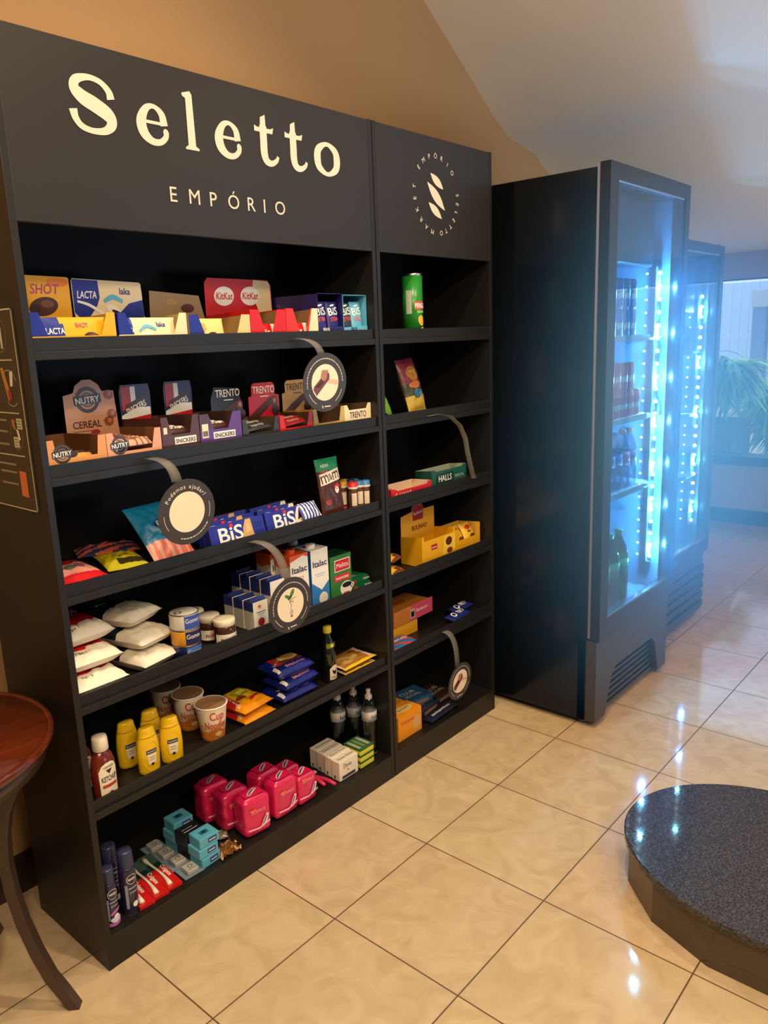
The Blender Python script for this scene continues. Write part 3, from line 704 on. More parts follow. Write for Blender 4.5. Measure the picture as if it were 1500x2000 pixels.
tray('display_tray', 'red display tray with a tall red and cream back card', (.699, Y, z), .142, .215, .098, .030, KK, corner=KK, sidec=KK, c=.034, s_=.022,
     card=([(.0, .07), (.276, .07), (.276, .185), (.262, .204), (.015, .205), (.002, .19)], KK), cardpr=kkcard,
     pr=lambda b, F: b.text(F, 'KitKat', .075, .018, .012, W_, w=.05, bold=.02))
tray('display_tray', 'low red and cream display tray right of the red back card', (.843, Y, z), .138, .206, .102, .030, K(226, 40, 34), corner=K(226, 40, 34), sidec=KK, c=.030, s_=.024,
     pr=lambda b, F: (b.patch(F, [(.112, .102), (.138, .102), (.138, .0), (.10, .0), (.094, .03)], CR, .0006), b.text(F, 'KitKat', .06, .014, .012, W_, w=.045, bold=.02)))
pb_ = bar(lambda u, v: KK if u < .8 else W_, lambda b, F: b.text(F, 'KitKat', 0, -.004, .014, W_, w=.04, bold=.03), w=.10, h=.055)
o = lay(pb_, 'chocolate_bar', '', 'chocolate bar', (0, 0, 0)); fill(o, 3, (.772, Y+.03, z+.028), .03, label='red wrapped wafer bar standing in the red display tray', group='red wafer bars in the red tray')
o = dup(o, (0, 0, 0)); fill(o, 3, (.908, Y+.03, z+.030), .03, label='red wrapped wafer bar standing in the low red and cream tray', group='red wafer bars in the low tray')
def openbox(name, label, x, w, h, d, col, inn, pr=None):
    t = thing(name, label, 'display box', (x, Y, z)); b = B(); k = .0016
    b.box(0, k, 0, d, 0, h, col); b.box(w-k, w, 0, d, 0, h, col); b.box(0, w, d-k, d, 0, h, inn); b.box(0, w, 0, d, h-k, h, col); b.box(0, w, 0, d, 0, k, col)
    b.prism([(0, 0), (w, 0), (w, .045), (0, .04)], FRONT(0, 0, 0), k, col)
    if pr: pr(b, Face((0, d, 0), (0, -1, 0), (0, 0, 1)), FRONT(0, -.0016, 0))
    b.build('box_shell', t); return t
openbox('display_box', 'tall dark blue box open at the front on the top shelf', .984, .118, .150, .215, K(30, 26, 96), K(40, 34, 60), lambda b, L, F_: (b.text(L, 'BiS', .06, .05, .035, W_, w=.07, bold=.04), b.text(L, '100g', .03, .115, .009, K(120, 116, 170)), b.text(F_, 'BiS', .035, .031, .010, W_, w=.030)))
openbox('display_box', 'tall light blue box open at the front, rightmost on the top shelf', 1.1035, .117, .147, .215, SKY, K(90, 76, 70), lambda b, L, F_: b.text(F_, 'BiS', .05, .031, .010, KR, w=.030))
def bis(c0, x, lab, h=.118, w=.055, grp=None, zc=.066, yy=.03, rz=0):
    b = pack(w, h, .016, c0, nu=12, nv=20, wr=.0012, seed=int(x*100), pr=lambda b, F: (b.text(F, 'BiS', 0, .014, .026, W_, w=.044, rot=.1), b.text(F, 'XTRA', 0, -.006, .014, ORG, w=.036, rot=.1), b.ell(F, 0, .046, .012, .003, W_, .0008, rot=.2)))
    return lay(b, 'wafer_pack', lab, 'wafer pack', (x, Y+yy, z+zc), rx=1.45, rz=rz, group=grp)
bis(K(34, 36, 120), 1.015, 'left dark blue wafer pack standing in the tall dark blue box'); bis(K(30, 32, 112), 1.072, 'right dark blue wafer pack standing in the tall dark blue box')
bis(SKY, 1.188, 'light blue wafer pack at the right in the tall light blue box'); bis(K(46, 52, 70), 1.136, 'dark grey wafer pack at the left in the tall light blue box', h=.11)

# --- second shelf of the wide unit
z = SH[1]
PK = K(206, 150, 116); TAN = K(220, 150, 84)
def badge(b, F, u, v, R, o=.001, rot=.06):
    b.ring(F, u, v, R*.72, R, K(60, 54, 56), o); b.ring(F, u, v, R*.45, R*.58, K(90, 86, 92), o)
    c_, s_ = math.cos(rot), math.sin(rot); q = [(-R*1.12, -R*.32), (R*1.12, -R*.32), (R*1.12, R*.36), (-R*1.12, R*.36)]
    b.patch(F, [(u+x*c_-y*s_, v+x*s_+y*c_) for x, y in q], K(44, 40, 42), o+.0004)
    b.text(F, 'NUTRY', u, v-R*.24, R*.5, W_, w=R*2.0, bold=.04, rot=rot, o=o+.001)
tray('display_tray', 'orange tan cereal bar tray at left end of the second shelf', (.030, Y, z), .160, .215, .088, .040, TAN, c=.02, s_=.006, inn=K(120, 76, 40, .7), sidec=K(190, 140, 96),
     card=([(.0, .05), (.10, .05), (.085, .13), (.05, .185), (.0, .19)], K(190, 134, 84)), pr=lambda b, F: badge(b, F, .040, .052, .024, .0012))
pb_ = bar(lambda u, v: TAN if v < .7 else K(60, 50, 50), lambda b, F: b.ell(F, -.01, .008, .018, .014, K(50, 44, 46), .001), w=.10, h=.034, t=.018)
fill(lay(pb_, 'cereal_bar', '', 'cereal bar', (0, 0, 0)), 2, (.115, Y+.03, z+.028), .03, rx=.7, label='tan wrapped cereal bar in the leftmost tray of the second shelf', group='cereal bars in the leftmost tray')
def nutrycard(b, F):
    badge(b, F, .070, .165, .036); b.text(F, 'CEREAL', .062, .088, .020, K(80, 34, 28), w=.086, bold=.02); b.ell(F, .084, .074, .014, .007, K(150, 40, 36), .0008)
    for u, v in ((.135, .175), (.140, .12), (.128, .10)): b.ell(F, u, v, .014, .016, K(150, 74, 44), .0008, n=7, rot=u*9); b.ell(F, u+.003, v+.003, .006, .008, K(190, 120, 80), .0012, n=6)
    b.rect(F, .02, .075, .078, .080, K(120, 70, 60)); b.rect(F, .04, .10, .060, .062, K(150, 110, 100))
tray('display_tray', 'pinkish tan cereal bar tray with a tall arched back card', (.192, Y, z), .163, .205, .088, .036, K(222, 160, 128), c=.018, s_=.012, inn=K(130, 84, 56, .7), sidec=K(226, 180, 150),
     card=([(.0, .05), (.16, .05), (.152, .185), (.116, .186), (.106, .206), (.085, .220), (.060, .220), (.038, .206), (.03, .186), (.0, .180)], PK), cardpr=nutrycard, pr=lambda b, F: badge(b, F, .036, .054, .024, .0012))
pb_ = bar(lambda u, v: K(220, 170, 146) if (u*7) % 1 > .3 else K(160, 90, 70), lambda b, F: b.text(F, 'CEREAL', .0, .0, .010, K(120, 60, 50), w=.04), w=.12, h=.034, t=.02)
fill(lay(pb_, 'cereal_bar', '', 'cereal bar', (0, 0, 0)), 4, (.278, Y+.03, z+.045), .042, rx=.5, label='pinkish wrapped cereal bar in the tray with the arched card', group='cereal bars in the pinkish tray')
MAR = K(70, 24, 30)
def snick(b, F):
    b.rect(F, .006, .036, .045, .112, K(176, 20, 30)); b.rect(F, .036, .052, .045, .112, W_); b.rect(F, .052, .096, .03, .112, K(30, 34, 90))
    b.patch(F, [(.002, .012), (.098, .022), (.098, .050), (.05, .052), (.002, .03)], W_, .0008); b.patch(F, [(.002, .006), (.098, .010), (.098, .028), (.002, .018)], K(200, 24, 34), .0011)
    b.patch(F, [(.016, .036), (.092, .066), (.092, .090), (.016, .060)], BRN, .0012); b.text(F, 'SNICKERS', .054, .044, .018, W_, w=.068, bold=.04, rot=.36, o=.002)
sncard = ([(.0, .06), (.102, .06), (.102, .176), (.097, .198), (.006, .198), (.0, .178)], K(40, 30, 60))
def offF(F, du, dv): return Face(F(du, dv, 0), F.U, F.V)
tray('display_tray', 'dark maroon chocolate bar tray with white name plate on its left side', (.358, Y, z), .125, .200, .112, .062, K(76, 40, 36), c=.02, s_=.012, sidec=MAR, inn=K(80, 50, 40, .7), card=sncard, cardpr=lambda b, F: snick(b, offF(F, 0, .08)),
     pr=lambda b, F: (b.rect(F, .040, .112, .034, .054, W_), b.text(F, 'SNICKERS', .076, .038, .012, BRN, w=.066, o=.0014), b.rect(F, .006, .018, .066, .084, K(220, 214, 190))),
     sidepr=lambda b, F: (b.rect(F, .055, .175, .050, .082, W_, .0015), b.text(F, 'SNICKERS', .115, .056, .020, BRN, w=.11, bold=.05, o=.003)))
tray('display_tray', 'purple and maroon chocolate bar tray beside the black one', (.486, Y, z), .150, .200, .108, .062, PUR, c=.03, s_=.02, sidec=K(60, 34, 50), corner=K(74, 44, 70), inn=K(80, 50, 40, .7), card=([(x+.02, v) for x, v in sncard[0]], sncard[1]), cardpr=lambda b, F: snick(b, offF(F, .02, .08)),
     pr=lambda b, F: (b.rect(F, .045, .125, .034, .054, W_), b.text(F, 'SNICKERS', .085, .038, .012, BRN, w=.072, bold=.05, o=.0014), b.rect(F, .006, .028, .040, .080, K(230, 222, 190)), b.rect(F, .008, .026, .045, .060, K(110, 100, 90), .001)))
pb_ = bar(BRN, lambda b, F: b.text(F, 'SNICKERS', 0, -.004, .012, W_, w=.06, bold=.04), w=.09, h=.032, t=.022)
o = lay(pb_, 'chocolate_bar', '', 'chocolate bar', (0, 0, 0)); fill(o, 3, (.562, Y+.035, z+.058), .04, rx=.5, label='dark brown wrapped chocolate bar in the purple tray', group='brown bars in the purple tray')
o = dup(o, (0, 0, 0)); fill(o, 3, (.42, Y+.035, z+.058), .04, rx=.5, label='dark brown wrapped chocolate bar in the maroon tray', group='brown bars in the maroon tray')
def trento(x, w, col, fcol, txtc, low, fillc, lab, cardshape, hs=.076, hf=.034, front=True):
    def cp(b, F):
        b.text(F, 'TRENTO', w*.46, .140, .024, txtc, w=w*.66, bold=.01); b.rect(F, w*.35, w*.6, .128, .131, txtc)
        b.ribbon(F, [(.010, .062, .020), (w*.35, .085, .026), (w*.7, .118, .020)], K(74, 30, 20), .001); b.ell(F, w*.76, .110, .014, .018, K(90, 40, 30), .0014); b.ell(F, w*.80, .080, .018, .017, K(60, 24, 18), .0016); b.ell(F, w*.77, .112, .006, .008, K(190, 130, 90), .002)
    t = tray('display_tray', lab, (x, Y, z), w, .150, hs, hf, fcol, c=.014, s_=.010, inn=K(90, 66, 44, .7) if low else board_in, card=(cardshape, col) if col else None, cardpr=cp,
             pr=(lambda b, F: b.text(F, 'TRENTO', w*.5, .036, .022, txtc, w=w*.62, bold=.01)) if not front else None)
    if fillc:
        bb = bar(fillc, lambda b, F: b.text(F, 'TRENTO', 0, -.004, .010, K(200, 190, 180), w=.05, bold=.01), w=w*.75, h=.026, t=.016)
        for i in range(5):
            o = lay(bb, 'wafer_stick', '', 'wafer stick', (0, 0, 0)) if i == 0 else dup(o, (0, 0, 0))
            o.location = (x+w*.5, Y+.022+.025*i, z+.040+(i % 2)*.008); o.rotation_euler = (.45, .05*(i-2), .06*(i % 3-1)); tag(o, 'small wrapped wafer stick in the '+lab.split(' wafer')[0]+' tray', 'wafer stick', 'wafer sticks in the '+lab.split(' wafer')[0]+' tray')
def shp(w): return [(.0, .04), (w*.93, .04), (w*.93, .130), (w*.80, .134), (w*.80, .165), (w*.72, .174), (w*.16, .174), (w*.10, .165), (w*.10, .134), (.0, .130)]
trento(.640, .145, K(34, 32, 36), K(44, 46, 46), W_, True, K(40, 40, 42), 'black wafer stick tray with dark back card', [(.0, .04), (.12, .04), (.12, .125), (.105, .165), (.015, .172), (.0, .135)])
trento(.790, .142, K(196, 24, 48), K(214, 26, 34), W_, True, K(150, 20, 30), 'bright red wafer stick tray with stepped red card', shp(.142))
trento(.937, .146, K(196, 148, 74), K(204, 168, 96), K(70, 40, 24), True, None, 'nearly empty gold wafer stick tray behind the hanging disc', shp(.146), hs=.082)
trento(1.085, .136, None, K(244, 222, 182), K(60, 34, 34), True, None, 'small cream wafer stick tray at right end of the second shelf', None, hs=.082, hf=.064, front=False)
trento_x = None

# --- third shelf: sweets bags, wafer boxes, pouch and tubes
z = SH[2]
def bagm(a, bb, c, l1, l2):
    return lambda u, v: a if v > l1+(u-.5)*.1 else (bb if v > l2 else c)
lay(pack(.135, .215, .040, bagm(K(160, 26, 34), K(226, 150, 140), K(206, 30, 44), .58, .16), wr=.003, seed=2, pr=lambda b, F: (b.ell(F, -.03, .045, .018, .013, KR, .001), b.ell(F, .0, -.02, .015, .02, K(90, 110, 100), .001), b.ell(F, .03, -.01, .015, .018, K(130, 90, 110), .001), b.ell(F, -.04, -.04, .013, .015, K(230, 190, 170), .001))),
    'sweets_bag', 'red and pink bag of sweets at left end of the third shelf', 'sweets bag', (.100, .145, z+.002), rz=-.10)
lay(pack(.115, .19, .034, lambda u, v: K(196, 178, 20) if v > .35 else (K(50, 46, 20) if u > .3 and v > .12 else K(196, 186, 40)), wr=.003, seed=5, pr=lambda b, F: b.text(F, 'SOUR', 0, .0, .014, K(90, 84, 20), bold=.03)), 'sweets_bag', 'yellow bag of sweets lying beside the red and pink bag', 'sweets bag', (.255, .138, z+.002), rz=-.30)
lay(pack(.12, .18, .034, lambda u, v: K(40, 50, 90) if (u*3+v*2) % 1 > .5 else K(190, 84, 60), wr=.003, seed=8), 'sweets_bag', 'dark blue and orange bag of sweets behind the yellow bag', 'sweets bag', (.300, .290, z+.002), rz=1.2)
lay(pack(.150, .20, .036, lambda u, v: K(24, 130, 176) if v > .35 else (K(220, 110, 96) if (u*5) % 1 > .4 else K(230, 170, 150)), wr=.004, seed=11, pr=lambda b, F: (b.ell(F, .01, .018, .030, .018, NV, .001, n=9), b.text(F, 'fini', .01, .010, .022, W_, w=.042, bold=.05, o=.002), b.text(F, 'TUBES', .02, -.020, .014, YE, w=.07, bold=.02, o=.0012))),
    'sweets_bag', 'bright blue bag of sweets leaning behind the help disc', 'sweets bag', (.385, .150, z+.062), rz=.10, rx=.85)
def bisbox(x, lab, grp, n=3, white=False):
    def pr(b, F, L, T):
        b.text(F, 'BiS', .078, .012, .046, W_, w=.092, bold=.05); b.ell(F, .083, .058, .007, .006, K(220, 40, 50), .0012)
        b.patch(F, [(.122, .004), (.165, .004), (.160, .066), (.140, .066), (.126, .040)], K(214, 170, 110) if white else K(240, 230, 210), .0008); b.patch(F, [(.134, .022), (.156, .03), (.146, .06)], BRN if not white else K(230, 190, 130), .0012)
        if white:
            for i in range(9):
                for j in range(6):
                    if (i*7+j*5+i*j) % 3 == 0: b.rect(F, .168+i*.004, .1705+i*.004, .008+j*.009, .014+j*.009, KR, .0012)
        b.rect(T, .10, .19, .006, .022, K(216, 206, 190), .0006); b.rect(T, .05, .08, .008, .016, K(140, 150, 200))
    for i in range(n):
        o = carton('wafer_box', lab, 'wafer box', (0, 0, 0), .212 if white else .160, .030, .068, K(32, 44, 150), pr, front=K(32, 44, 150)) if i == 0 else dup(o, (0, 0, 0))
        if i == 0 and white: pass
        o.location = (x, .045+i*.034, z+.008+.004*i); o.rotation_euler = (-.25, 0, .03*i); tag(o, lab, 'wafer box', grp)
bisbox(.502, 'blue wafer box with white panel, left trio on the third shelf', 'left trio of blue wafer boxes', 3, True)
bisbox(.722, 'blue wafer box with brown picture, right trio on the third shelf', 'right trio of blue wafer boxes', 3)
lay(pack(.085, .06, .02, lambda u, v: W_ if (u*6) % 1 > .5 else K(40, 56, 170), pr=None, nu=24, nv=10), 'wafer_pack', 'small blue and white striped wafer pack left of the brown pouch', 'wafer pack', (.908, .06, z+.045), rx=.9)
lay(pack(.112, .205, .030, lambda u, v: K(24, 140, 90) if v > .80 else K(74, 36, 30), nu=26, nv=34, wr=.002, seed=21, seal=.02, pr=lambda b, F: (b.patch(F, [(-.050, .010), (.048, .024), (.048, .064), (-.050, .050)], K(240, 230, 210), .0008), b.text(F, 'm', -.028, .018, .044, BRN, w=.034, bold=.02, rot=.14, o=.002), b.text(F, '&', -.002, .026, .024, BRN, w=.014, bold=.02, rot=.14, o=.002), b.text(F, 'm', .026, .026, .044, BRN, w=.034, bold=.02, rot=.14, o=.002), b.text(F, 'NEW', -.02, .072, .012, W_, bold=.02), b.rect(F, -.045, -.01, .055, .060, K(190, 60, 50)), b.ell(F, .02, -.012, .010, .012, W_, .001), b.ell(F, .022, .0, .013, .010, RED, .001), b.ell(F, -.028, -.05, .014, .010, K(170, 60, 40), .001))),
    'chocolate_pouch', 'upright dark brown pouch with green top on the third shelf', 'pouch', (1.030, .085, z+.105), rx=1.42)
def tube(cap_c, band, strip):
    t = thing('candy_tube', '', 'candy tube'); b = B(); b.lathe([(.0155, 0), (.0165, .003), (.0165, .082), (.0155, .084)], K(88, 56, 46, .3), 20)
    Fc = CylFace(lambda q: .0166, 0, -.5, R=.0166); b.rect(Fc, -.010, .010, .022, .068, strip, .0004); b.lathe([(.0168, .004), (.0168, .014)], band, 20)
    b.build('tube_body', t); B().lathe([(.0172, .082), (.0185, .083), (.0185, .088), (.0172, .090), (.0172, .104), (.014, .106)], cap_c, 20, mts=[K(230, 214, 196)]*3+[cap_c]*2).build('tube_cap', t); return t
cols = [(K(222, 40, 44), (1.148, .070), 'red'), (K(212, 160, 30), (1.145, .118), 'yellow'), (K(52, 110, 176), (1.186, .075), 'blue'), (K(190, 160, 60), (1.178, .140), 'dull gold'), (K(60, 124, 190), (1.202, .113), 'blue'), (K(64, 130, 196), (1.204, .060), 'blue'), (K(30, 60, 110), (1.186, .115), 'navy')]
where = ['in front of the pouch side', 'directly behind the red-capped one', 'right of the red-capped one', 'at the back of the cluster', 'behind the rightmost one', 'rightmost of the cluster', 'in the middle of the cluster']
for (c_, (x, y), nm), wh in zip(cols, where):
    o = tube(c_, K(200, 60, 60), K(232, 214, 190)); o.location = (x, y, z); tag(o, nm+'-capped brown candy tube, '+wh, 'candy tube', 'candy tubes beside the brown pouch')

# --- fourth shelf: flour and salt bags, tins, jars, cartons
z = SH[3]
def sack(mf, seed, pr=None, w=.155, h=.235, t=.056): return pack(w, h, t, mf, wr=.0028, seed=seed, pr=pr, power=5, seal=.02, nu=26, nv=30)
cw = K(246, 236, 218, .45)
redf = lambda u, v: cw if v < .20+.10*u else (K(206, 24, 30) if v < .62 else K(206, 186, 172))
for i, (x, y, r, lab) in enumerate(((.100, .142, .0, 'white bag with red band at the bottom of the left stack'), (.104, .165, -.02, 'white bag with red band in the middle of the left stack'), (.104, .200, .03, 'white bag with wide red band on top of the left stack'))):
    lay(sack(redf, 31+i, pr=lambda b, F: (b.text(F, 'ARROZ', 0, .010, .016, K(240, 200, 190), bold=.02), b.text(F, 'Tipo 1', -.03, -.09, .010, BRN))), 'rice_bag', lab, 'food bag', (x, y, z+.001+i*.060), rz=r, group='bags stacked at the left of the fourth shelf')
sf = lambda u, v: cw if v < .50 else K(20, 30, 50)
for i, (x, y, r, lab) in enumerate(((.278, .152, .20, 'white bag at the bottom of the salt stack'), (.284, .175, .24, 'plump white bag in the middle of the salt stack'), (.274, .225, .34, 'white bag with navy panel on top of the salt stack'))):
    lay(sack(sf, 41+i, w=.140, h=.215, t=.050, pr=lambda b, F: (b.text(F, 'SAL', -.01, .045, .030, K(220, 224, 220), bold=.02), b.ribbon(F, [(-.03, .03, .004), (.0, .05, .008), (.04, .04, .004)], K(196, 180, 60), .0012))), 'salt_bag', lab, 'food bag', (x, y, z+.001+i*.0565), rz=r, group='salt bags stacked left of the tins')
def tin(c1, c2, lab, zz, x=.392, y=.064):
    t = thing('food_tin', lab, 'tin', (x, y, zz), group='stacked food tins'); R = .043; st = mat('tin_steel', (150, 142, 130), .3, metal=1)
    b = B().lathe([(R*.96, 0), (R, .002), (R, .044), (R*.97, .046)], c1, 36); Fc = CylFace(lambda q: R, 0, -.6, R=R)
    b.rect(Fc, .0, .062, .003, .043, c2, .0005); b.text(CylFace(lambda q: R, 0, .0, R=R), 'Gomes', .0, .022, .014, W_, w=.046, bold=.04, o=.0012); b.build('tin_body', t)
    lb = B().lathe([(R, .044), (R*1.01, .047), (R*.97, .048), (R*.93, .045), (R*.2, .045)], st, 36); lb.build('tin_lid', t)
    rb = B(); rb.tube([(-.02+.011*math.cos(a), .008*math.sin(a), .0475) for a in [k*PI/6 for k in range(13)]], .0013, st, 6); rb.build('ring_pull', t)
tin(NV, K(60, 110, 190), 'navy tin at the bottom of the stacked tins', z); tin(K(214, 150, 40), NV, 'yellow and navy tin in the middle of the stacked tins', z+.048); tin(K(222, 218, 210), K(50, 80, 170), 'white and blue tin with ring pull on top of the stack', z+.096)
def jar(x, y, lab):
    t = thing('spread_jar', lab, 'jar', (x, y, z), group='hazelnut spread jars'); R = .0345
    gj = mat('cocoa_spread', (70, 38, 24), .12, coat=.6)
    b = B().lathe([(R*.85, 0), (R*.98, .004), (R, .012), (R, .050), (R*.95, .060), (R*.86, .064)], gj, 32); Fc = CylFace(lambda q: R, 0, -.35, R=R)
    b.rect(Fc, -.040, .044, .008, .040, K(240, 230, 214), .0005); b.text(Fc, 'n', -.018, .018, .014, KR, bold=.05, o=.0014); b.text(Fc, 'utella', .008, .018, .014, K(206, 24, 30), w=.040, bold=.05, o=.0014); b.build('jar_body', t)
    B().lathe([(R*.92, .062), (R*.99, .063), (R*1.0, .078), (R*.96, .082), (R*.3, .0825)], K(240, 230, 206, .45), 32).build('jar_lid', t)
jar(.527, .055, 'hazelnut spread jar with white lid, nearest the shelf edge'); jar(.521, .124, 'hazelnut spread jar with white lid, middle of three'); jar(.517, .200, 'hazelnut spread jar with white lid, hindmost behind the tins')
def brick(lab, loc, w, d, h, front, side, topc, pr=None, grp=None, cat='carton', name='cream_carton', rz=0):
    t = thing(name, lab, cat, loc, rz, grp); b = B()
    b.box(0, w, 0, d, 0, h, side, top=topc, front=front, left=side)
    b.patch(LEFT(0, d, 0), [(0, h*.68), (d, h*.68), (d, h), (0, h)], topc, .0005)
    if pr: pr(b, FRONT(0, 0, 0), LEFT(0, d, 0))
    b.build('carton_body', t, bevel=.001)
    fb_ = B().prism([(0, h), (w, h), (w, h+.002), (0, h+.002)], FRONT(0, d*.35, 0), -.004, topc).add([(0, d*.3, h), (w, d*.3, h), (w, d*.36, h+.010), (0, d*.36, h+.010), (0, d*.42, h), (w, d*.42, h)], [(0, 1, 2, 3), (3, 2, 5, 4)], topc)
    fb_.build('top_fold', t); return t
for i in range(3):
    w_ = ['nearest the edge', 'in the middle', 'hindmost'][i]
    brick('small white and blue cream carton with red heart, '+w_+' of the short row', (.640, .050+i*.052, z), .060, .046, .098, W_, K(224, 214, 200), K(44, 60, 130), (lambda b, F, L: (b.ell(F, .030, .028, .014, .014, K(150, 36, 40), .0008), b.ring(F, .030, .028, .018, .0195, K(190, 170, 170)), b.ell(F, .026, .080, .006, .006, K(220, 120, 50), .0006), b.rect(F, .012, .050, .060, .063, K(120, 110, 130)), b.rect(F, .018, .044, .053, .055, K(150, 140, 150)))), 'short row of cream cartons')
for i in range(4):
    w_ = ['front', 'second', 'third', 'hindmost'][i]
    brick('blue-topped cream carton, '+w_+' of the taller row left of the milk', (.716, .050+i*.052, z), .062, .046, .148, W_, K(214, 204, 190), K(34, 50, 120), lambda b, F, L: (b.rect(L, .004, .040, .02, .022, K(120, 110, 110)), b.rect(L, .004, .040, .06, .062, K(150, 140, 140))), 'taller row of cream cartons')
def milk(lab, loc, topc, ac, cap_, cur, grp, w=.082, d=.075, h=.205):
    t = thing('milk_carton', lab, 'carton', loc, 0, grp); b = B().box(0, w, 0, d, 0, h, W_, top=topc, left=K(222, 206, 190) if not cur else K(30, 90, 170))
    F = FRONT(0, 0, 0); L = LEFT(0, d, 0)
    b.text(F, 'Italac', w*.5, h*.70, .022, NV, w=w*.82, bold=.04)
    if not cur:
        b.patch(L, [(0, h*.80), (d*.4, h*.76), (d, h*.84), (d, h), (0, h)], topc, .0006); b.text(F, 'ZERO', w*.45, h*.57, .012, ORG, bold=.03); b.rect(F, .02, .055, h*.50, h*.515, ORG); b.patch(F, [(0, h), (w, h), (w, h*.93), (w*.7, h*.97), (0, h*.90)], topc, .0006)
        b.rect(L, .006, d-.006, h*.62, h*.63, K(150, 130, 120)); b.rect(L, .006, d-.006, h*.40, h*.407, K(160, 140, 130)); b.text(F, 'leite', w*.5, h*.30, .012, ORG)
    else:
        b.patch(F, [(0, 0), (w, 0), (w, h*.42), (w*.55, h*.28), (0, h*.44)], ac, .0006); b.ell(F, w*.62, h*.13, .022, .022, K(226, 214, 196), .001, n=11); b.rect(F, .014, .066, h*.565, h*.575, K(120, 170, 210)); b.rect(F, .02, .06, h*.53, h*.538, K(120, 170, 210))
    b.build('carton_body', t, bevel=.001); B().lathe([(.017, h-.001), (.018, h+.002), (.018, h+.013), (.015, h+.015)], cap_, 20, cx=w*.42, cy=d*.5).build('screw_cap', t)
milk('orange-topped milk carton at the front of the fourth shelf', (.818, .062, z), ORG, ORG, ORG, False, 'orange-topped milk cartons'); milk('orange-topped milk carton behind the front one', (.805, .145, z), ORG, ORG, ORG, False, 'orange-topped milk cartons')
milk('white and blue milk carton with white screw cap at the front', (.908, .056, z), W_, K(44, 120, 190), W_, True, 'blue milk cartons'); milk('blue milk carton behind the white and blue one', (.905, .140, z), K(40, 110, 180), K(44, 120, 190), W_, True, 'blue milk cartons')
def mel(b, F, L, T):
    b.rect(F, .022, .100, .098, .142, W_, .0005); b.rect(F, .025, .097, .101, .139, K(196, 26, 40), .001); b.text(F, 'Melitta', .061, .112, .018, W_, w=.06, bold=.03, o=.0018)
    b.rect(F, .018, .098, .062, .086, K(206, 40, 40), .0008); b.text(F, 'TRADICIONAL', .058, .069, .009, W_, w=.068, bold=.03, o=.0014); b.ell(F, .078, .030, .032, .026, W_, .0008); b.ell(F, .080, .042, .024, .010, KR, .0014); b.ring(F, .108, .034, .006, .010, W_, .0008); b.rect(F, .06, .09, .006, .016, K(200, 60, 50), .0016)
carton('coffee_pack', 'green vacuum coffee box with red label on the fourth shelf', 'coffee box', (1.002, .060, z), .108, .080, .158, K(26, 84, 44), mel, top=K(20, 70, 40), front=K(50, 120, 50), bevel=.003)
carton('coffee_pack', 'second green coffee box directly behind the front one', 'coffee box', (1.000, .148, z), .108, .080, .150, K(26, 84, 44), None, top=K(20, 70, 40), bevel=.003)
for i, (dx, r) in enumerate(((0, -.05), (-.012, .04))):
    carton('coffee_filter_pack', ['flat green filter pack at the bottom of the pair', 'flat green filter pack on top of the pair'][i], 'filter pack', (1.122+dx*.3, .068, z+.0235*i), .092, .105, .022, K(14, 96, 56), lambda b, F, L, T: (b.text(F, 'Melitta', .08, .007, .010, W_, bold=.03), b.rect(T, .015, .055, .02, .07, K(110, 120, 110)), b.rect(F, .008, .022, .005, .017, K(190, 40, 40))), rz=r, group='flat green filter packs', bevel=.002)

# --- fifth shelf: sauces, cups, noodles, wafers, oil
z = SH[4]
def ketchup(x, y, lab, rz):
    t = thing('ketchup_bottle', lab, 'sauce bottle', (x, y, z), rz, 'ketchup bottles'); cm = mat('ketchup_plastic', (110, 36, 20), .2, coat=.5)
    b = B().lathe([(.030, 0), (.034, .006), (.035, .02), (.037, .07), (.0365, .095), (.031, .118), (.020, .134), (.016, .138), (.016, .146)], cm, 36, 1, .68)
    F = FunFace(lambda u, v, o=0: Vector((u, -.0245*math.sqrt(max(.02, 1-(u/.0372)**2))-o, v)))
    b.patch(F, [(-.027, .012), (.027, .012), (.028, .085), (.020, .102), (.008, .108), (-.008, .108), (-.020, .102), (-.028, .085)], K(244, 230, 204), .0012)
    b.text(F, 'KETCHUP', 0, .054, .016, KR, w=.046, bold=.02, o=.002); b.text(F, 'HEMMER', 0, .092, .007, KR, w=.032, bold=.04, o=.002); b.patch(F, [(-.010, .088), (.010, .088), (0, .074)], BRN, .002); b.rect(F, -.022, .022, .036, .045, K(190, 70, 40), .002); b.ell(F, 0, .014, .009, .009, K(150, 30, 30), .0025)
    b.build('bottle_body', t); B().lathe([(.020, .140), (.022, .142), (.021, .172), (.019, .180), (.006, .181)], K(244, 232, 212, .45), 28).build('bottle_cap', t)
ketchup(.086, .062, 'ketchup bottle with white cap at the front left of the fifth shelf', .15); ketchup(.060, .138, 'ketchup bottle with white cap half hidden behind the front one', .1)
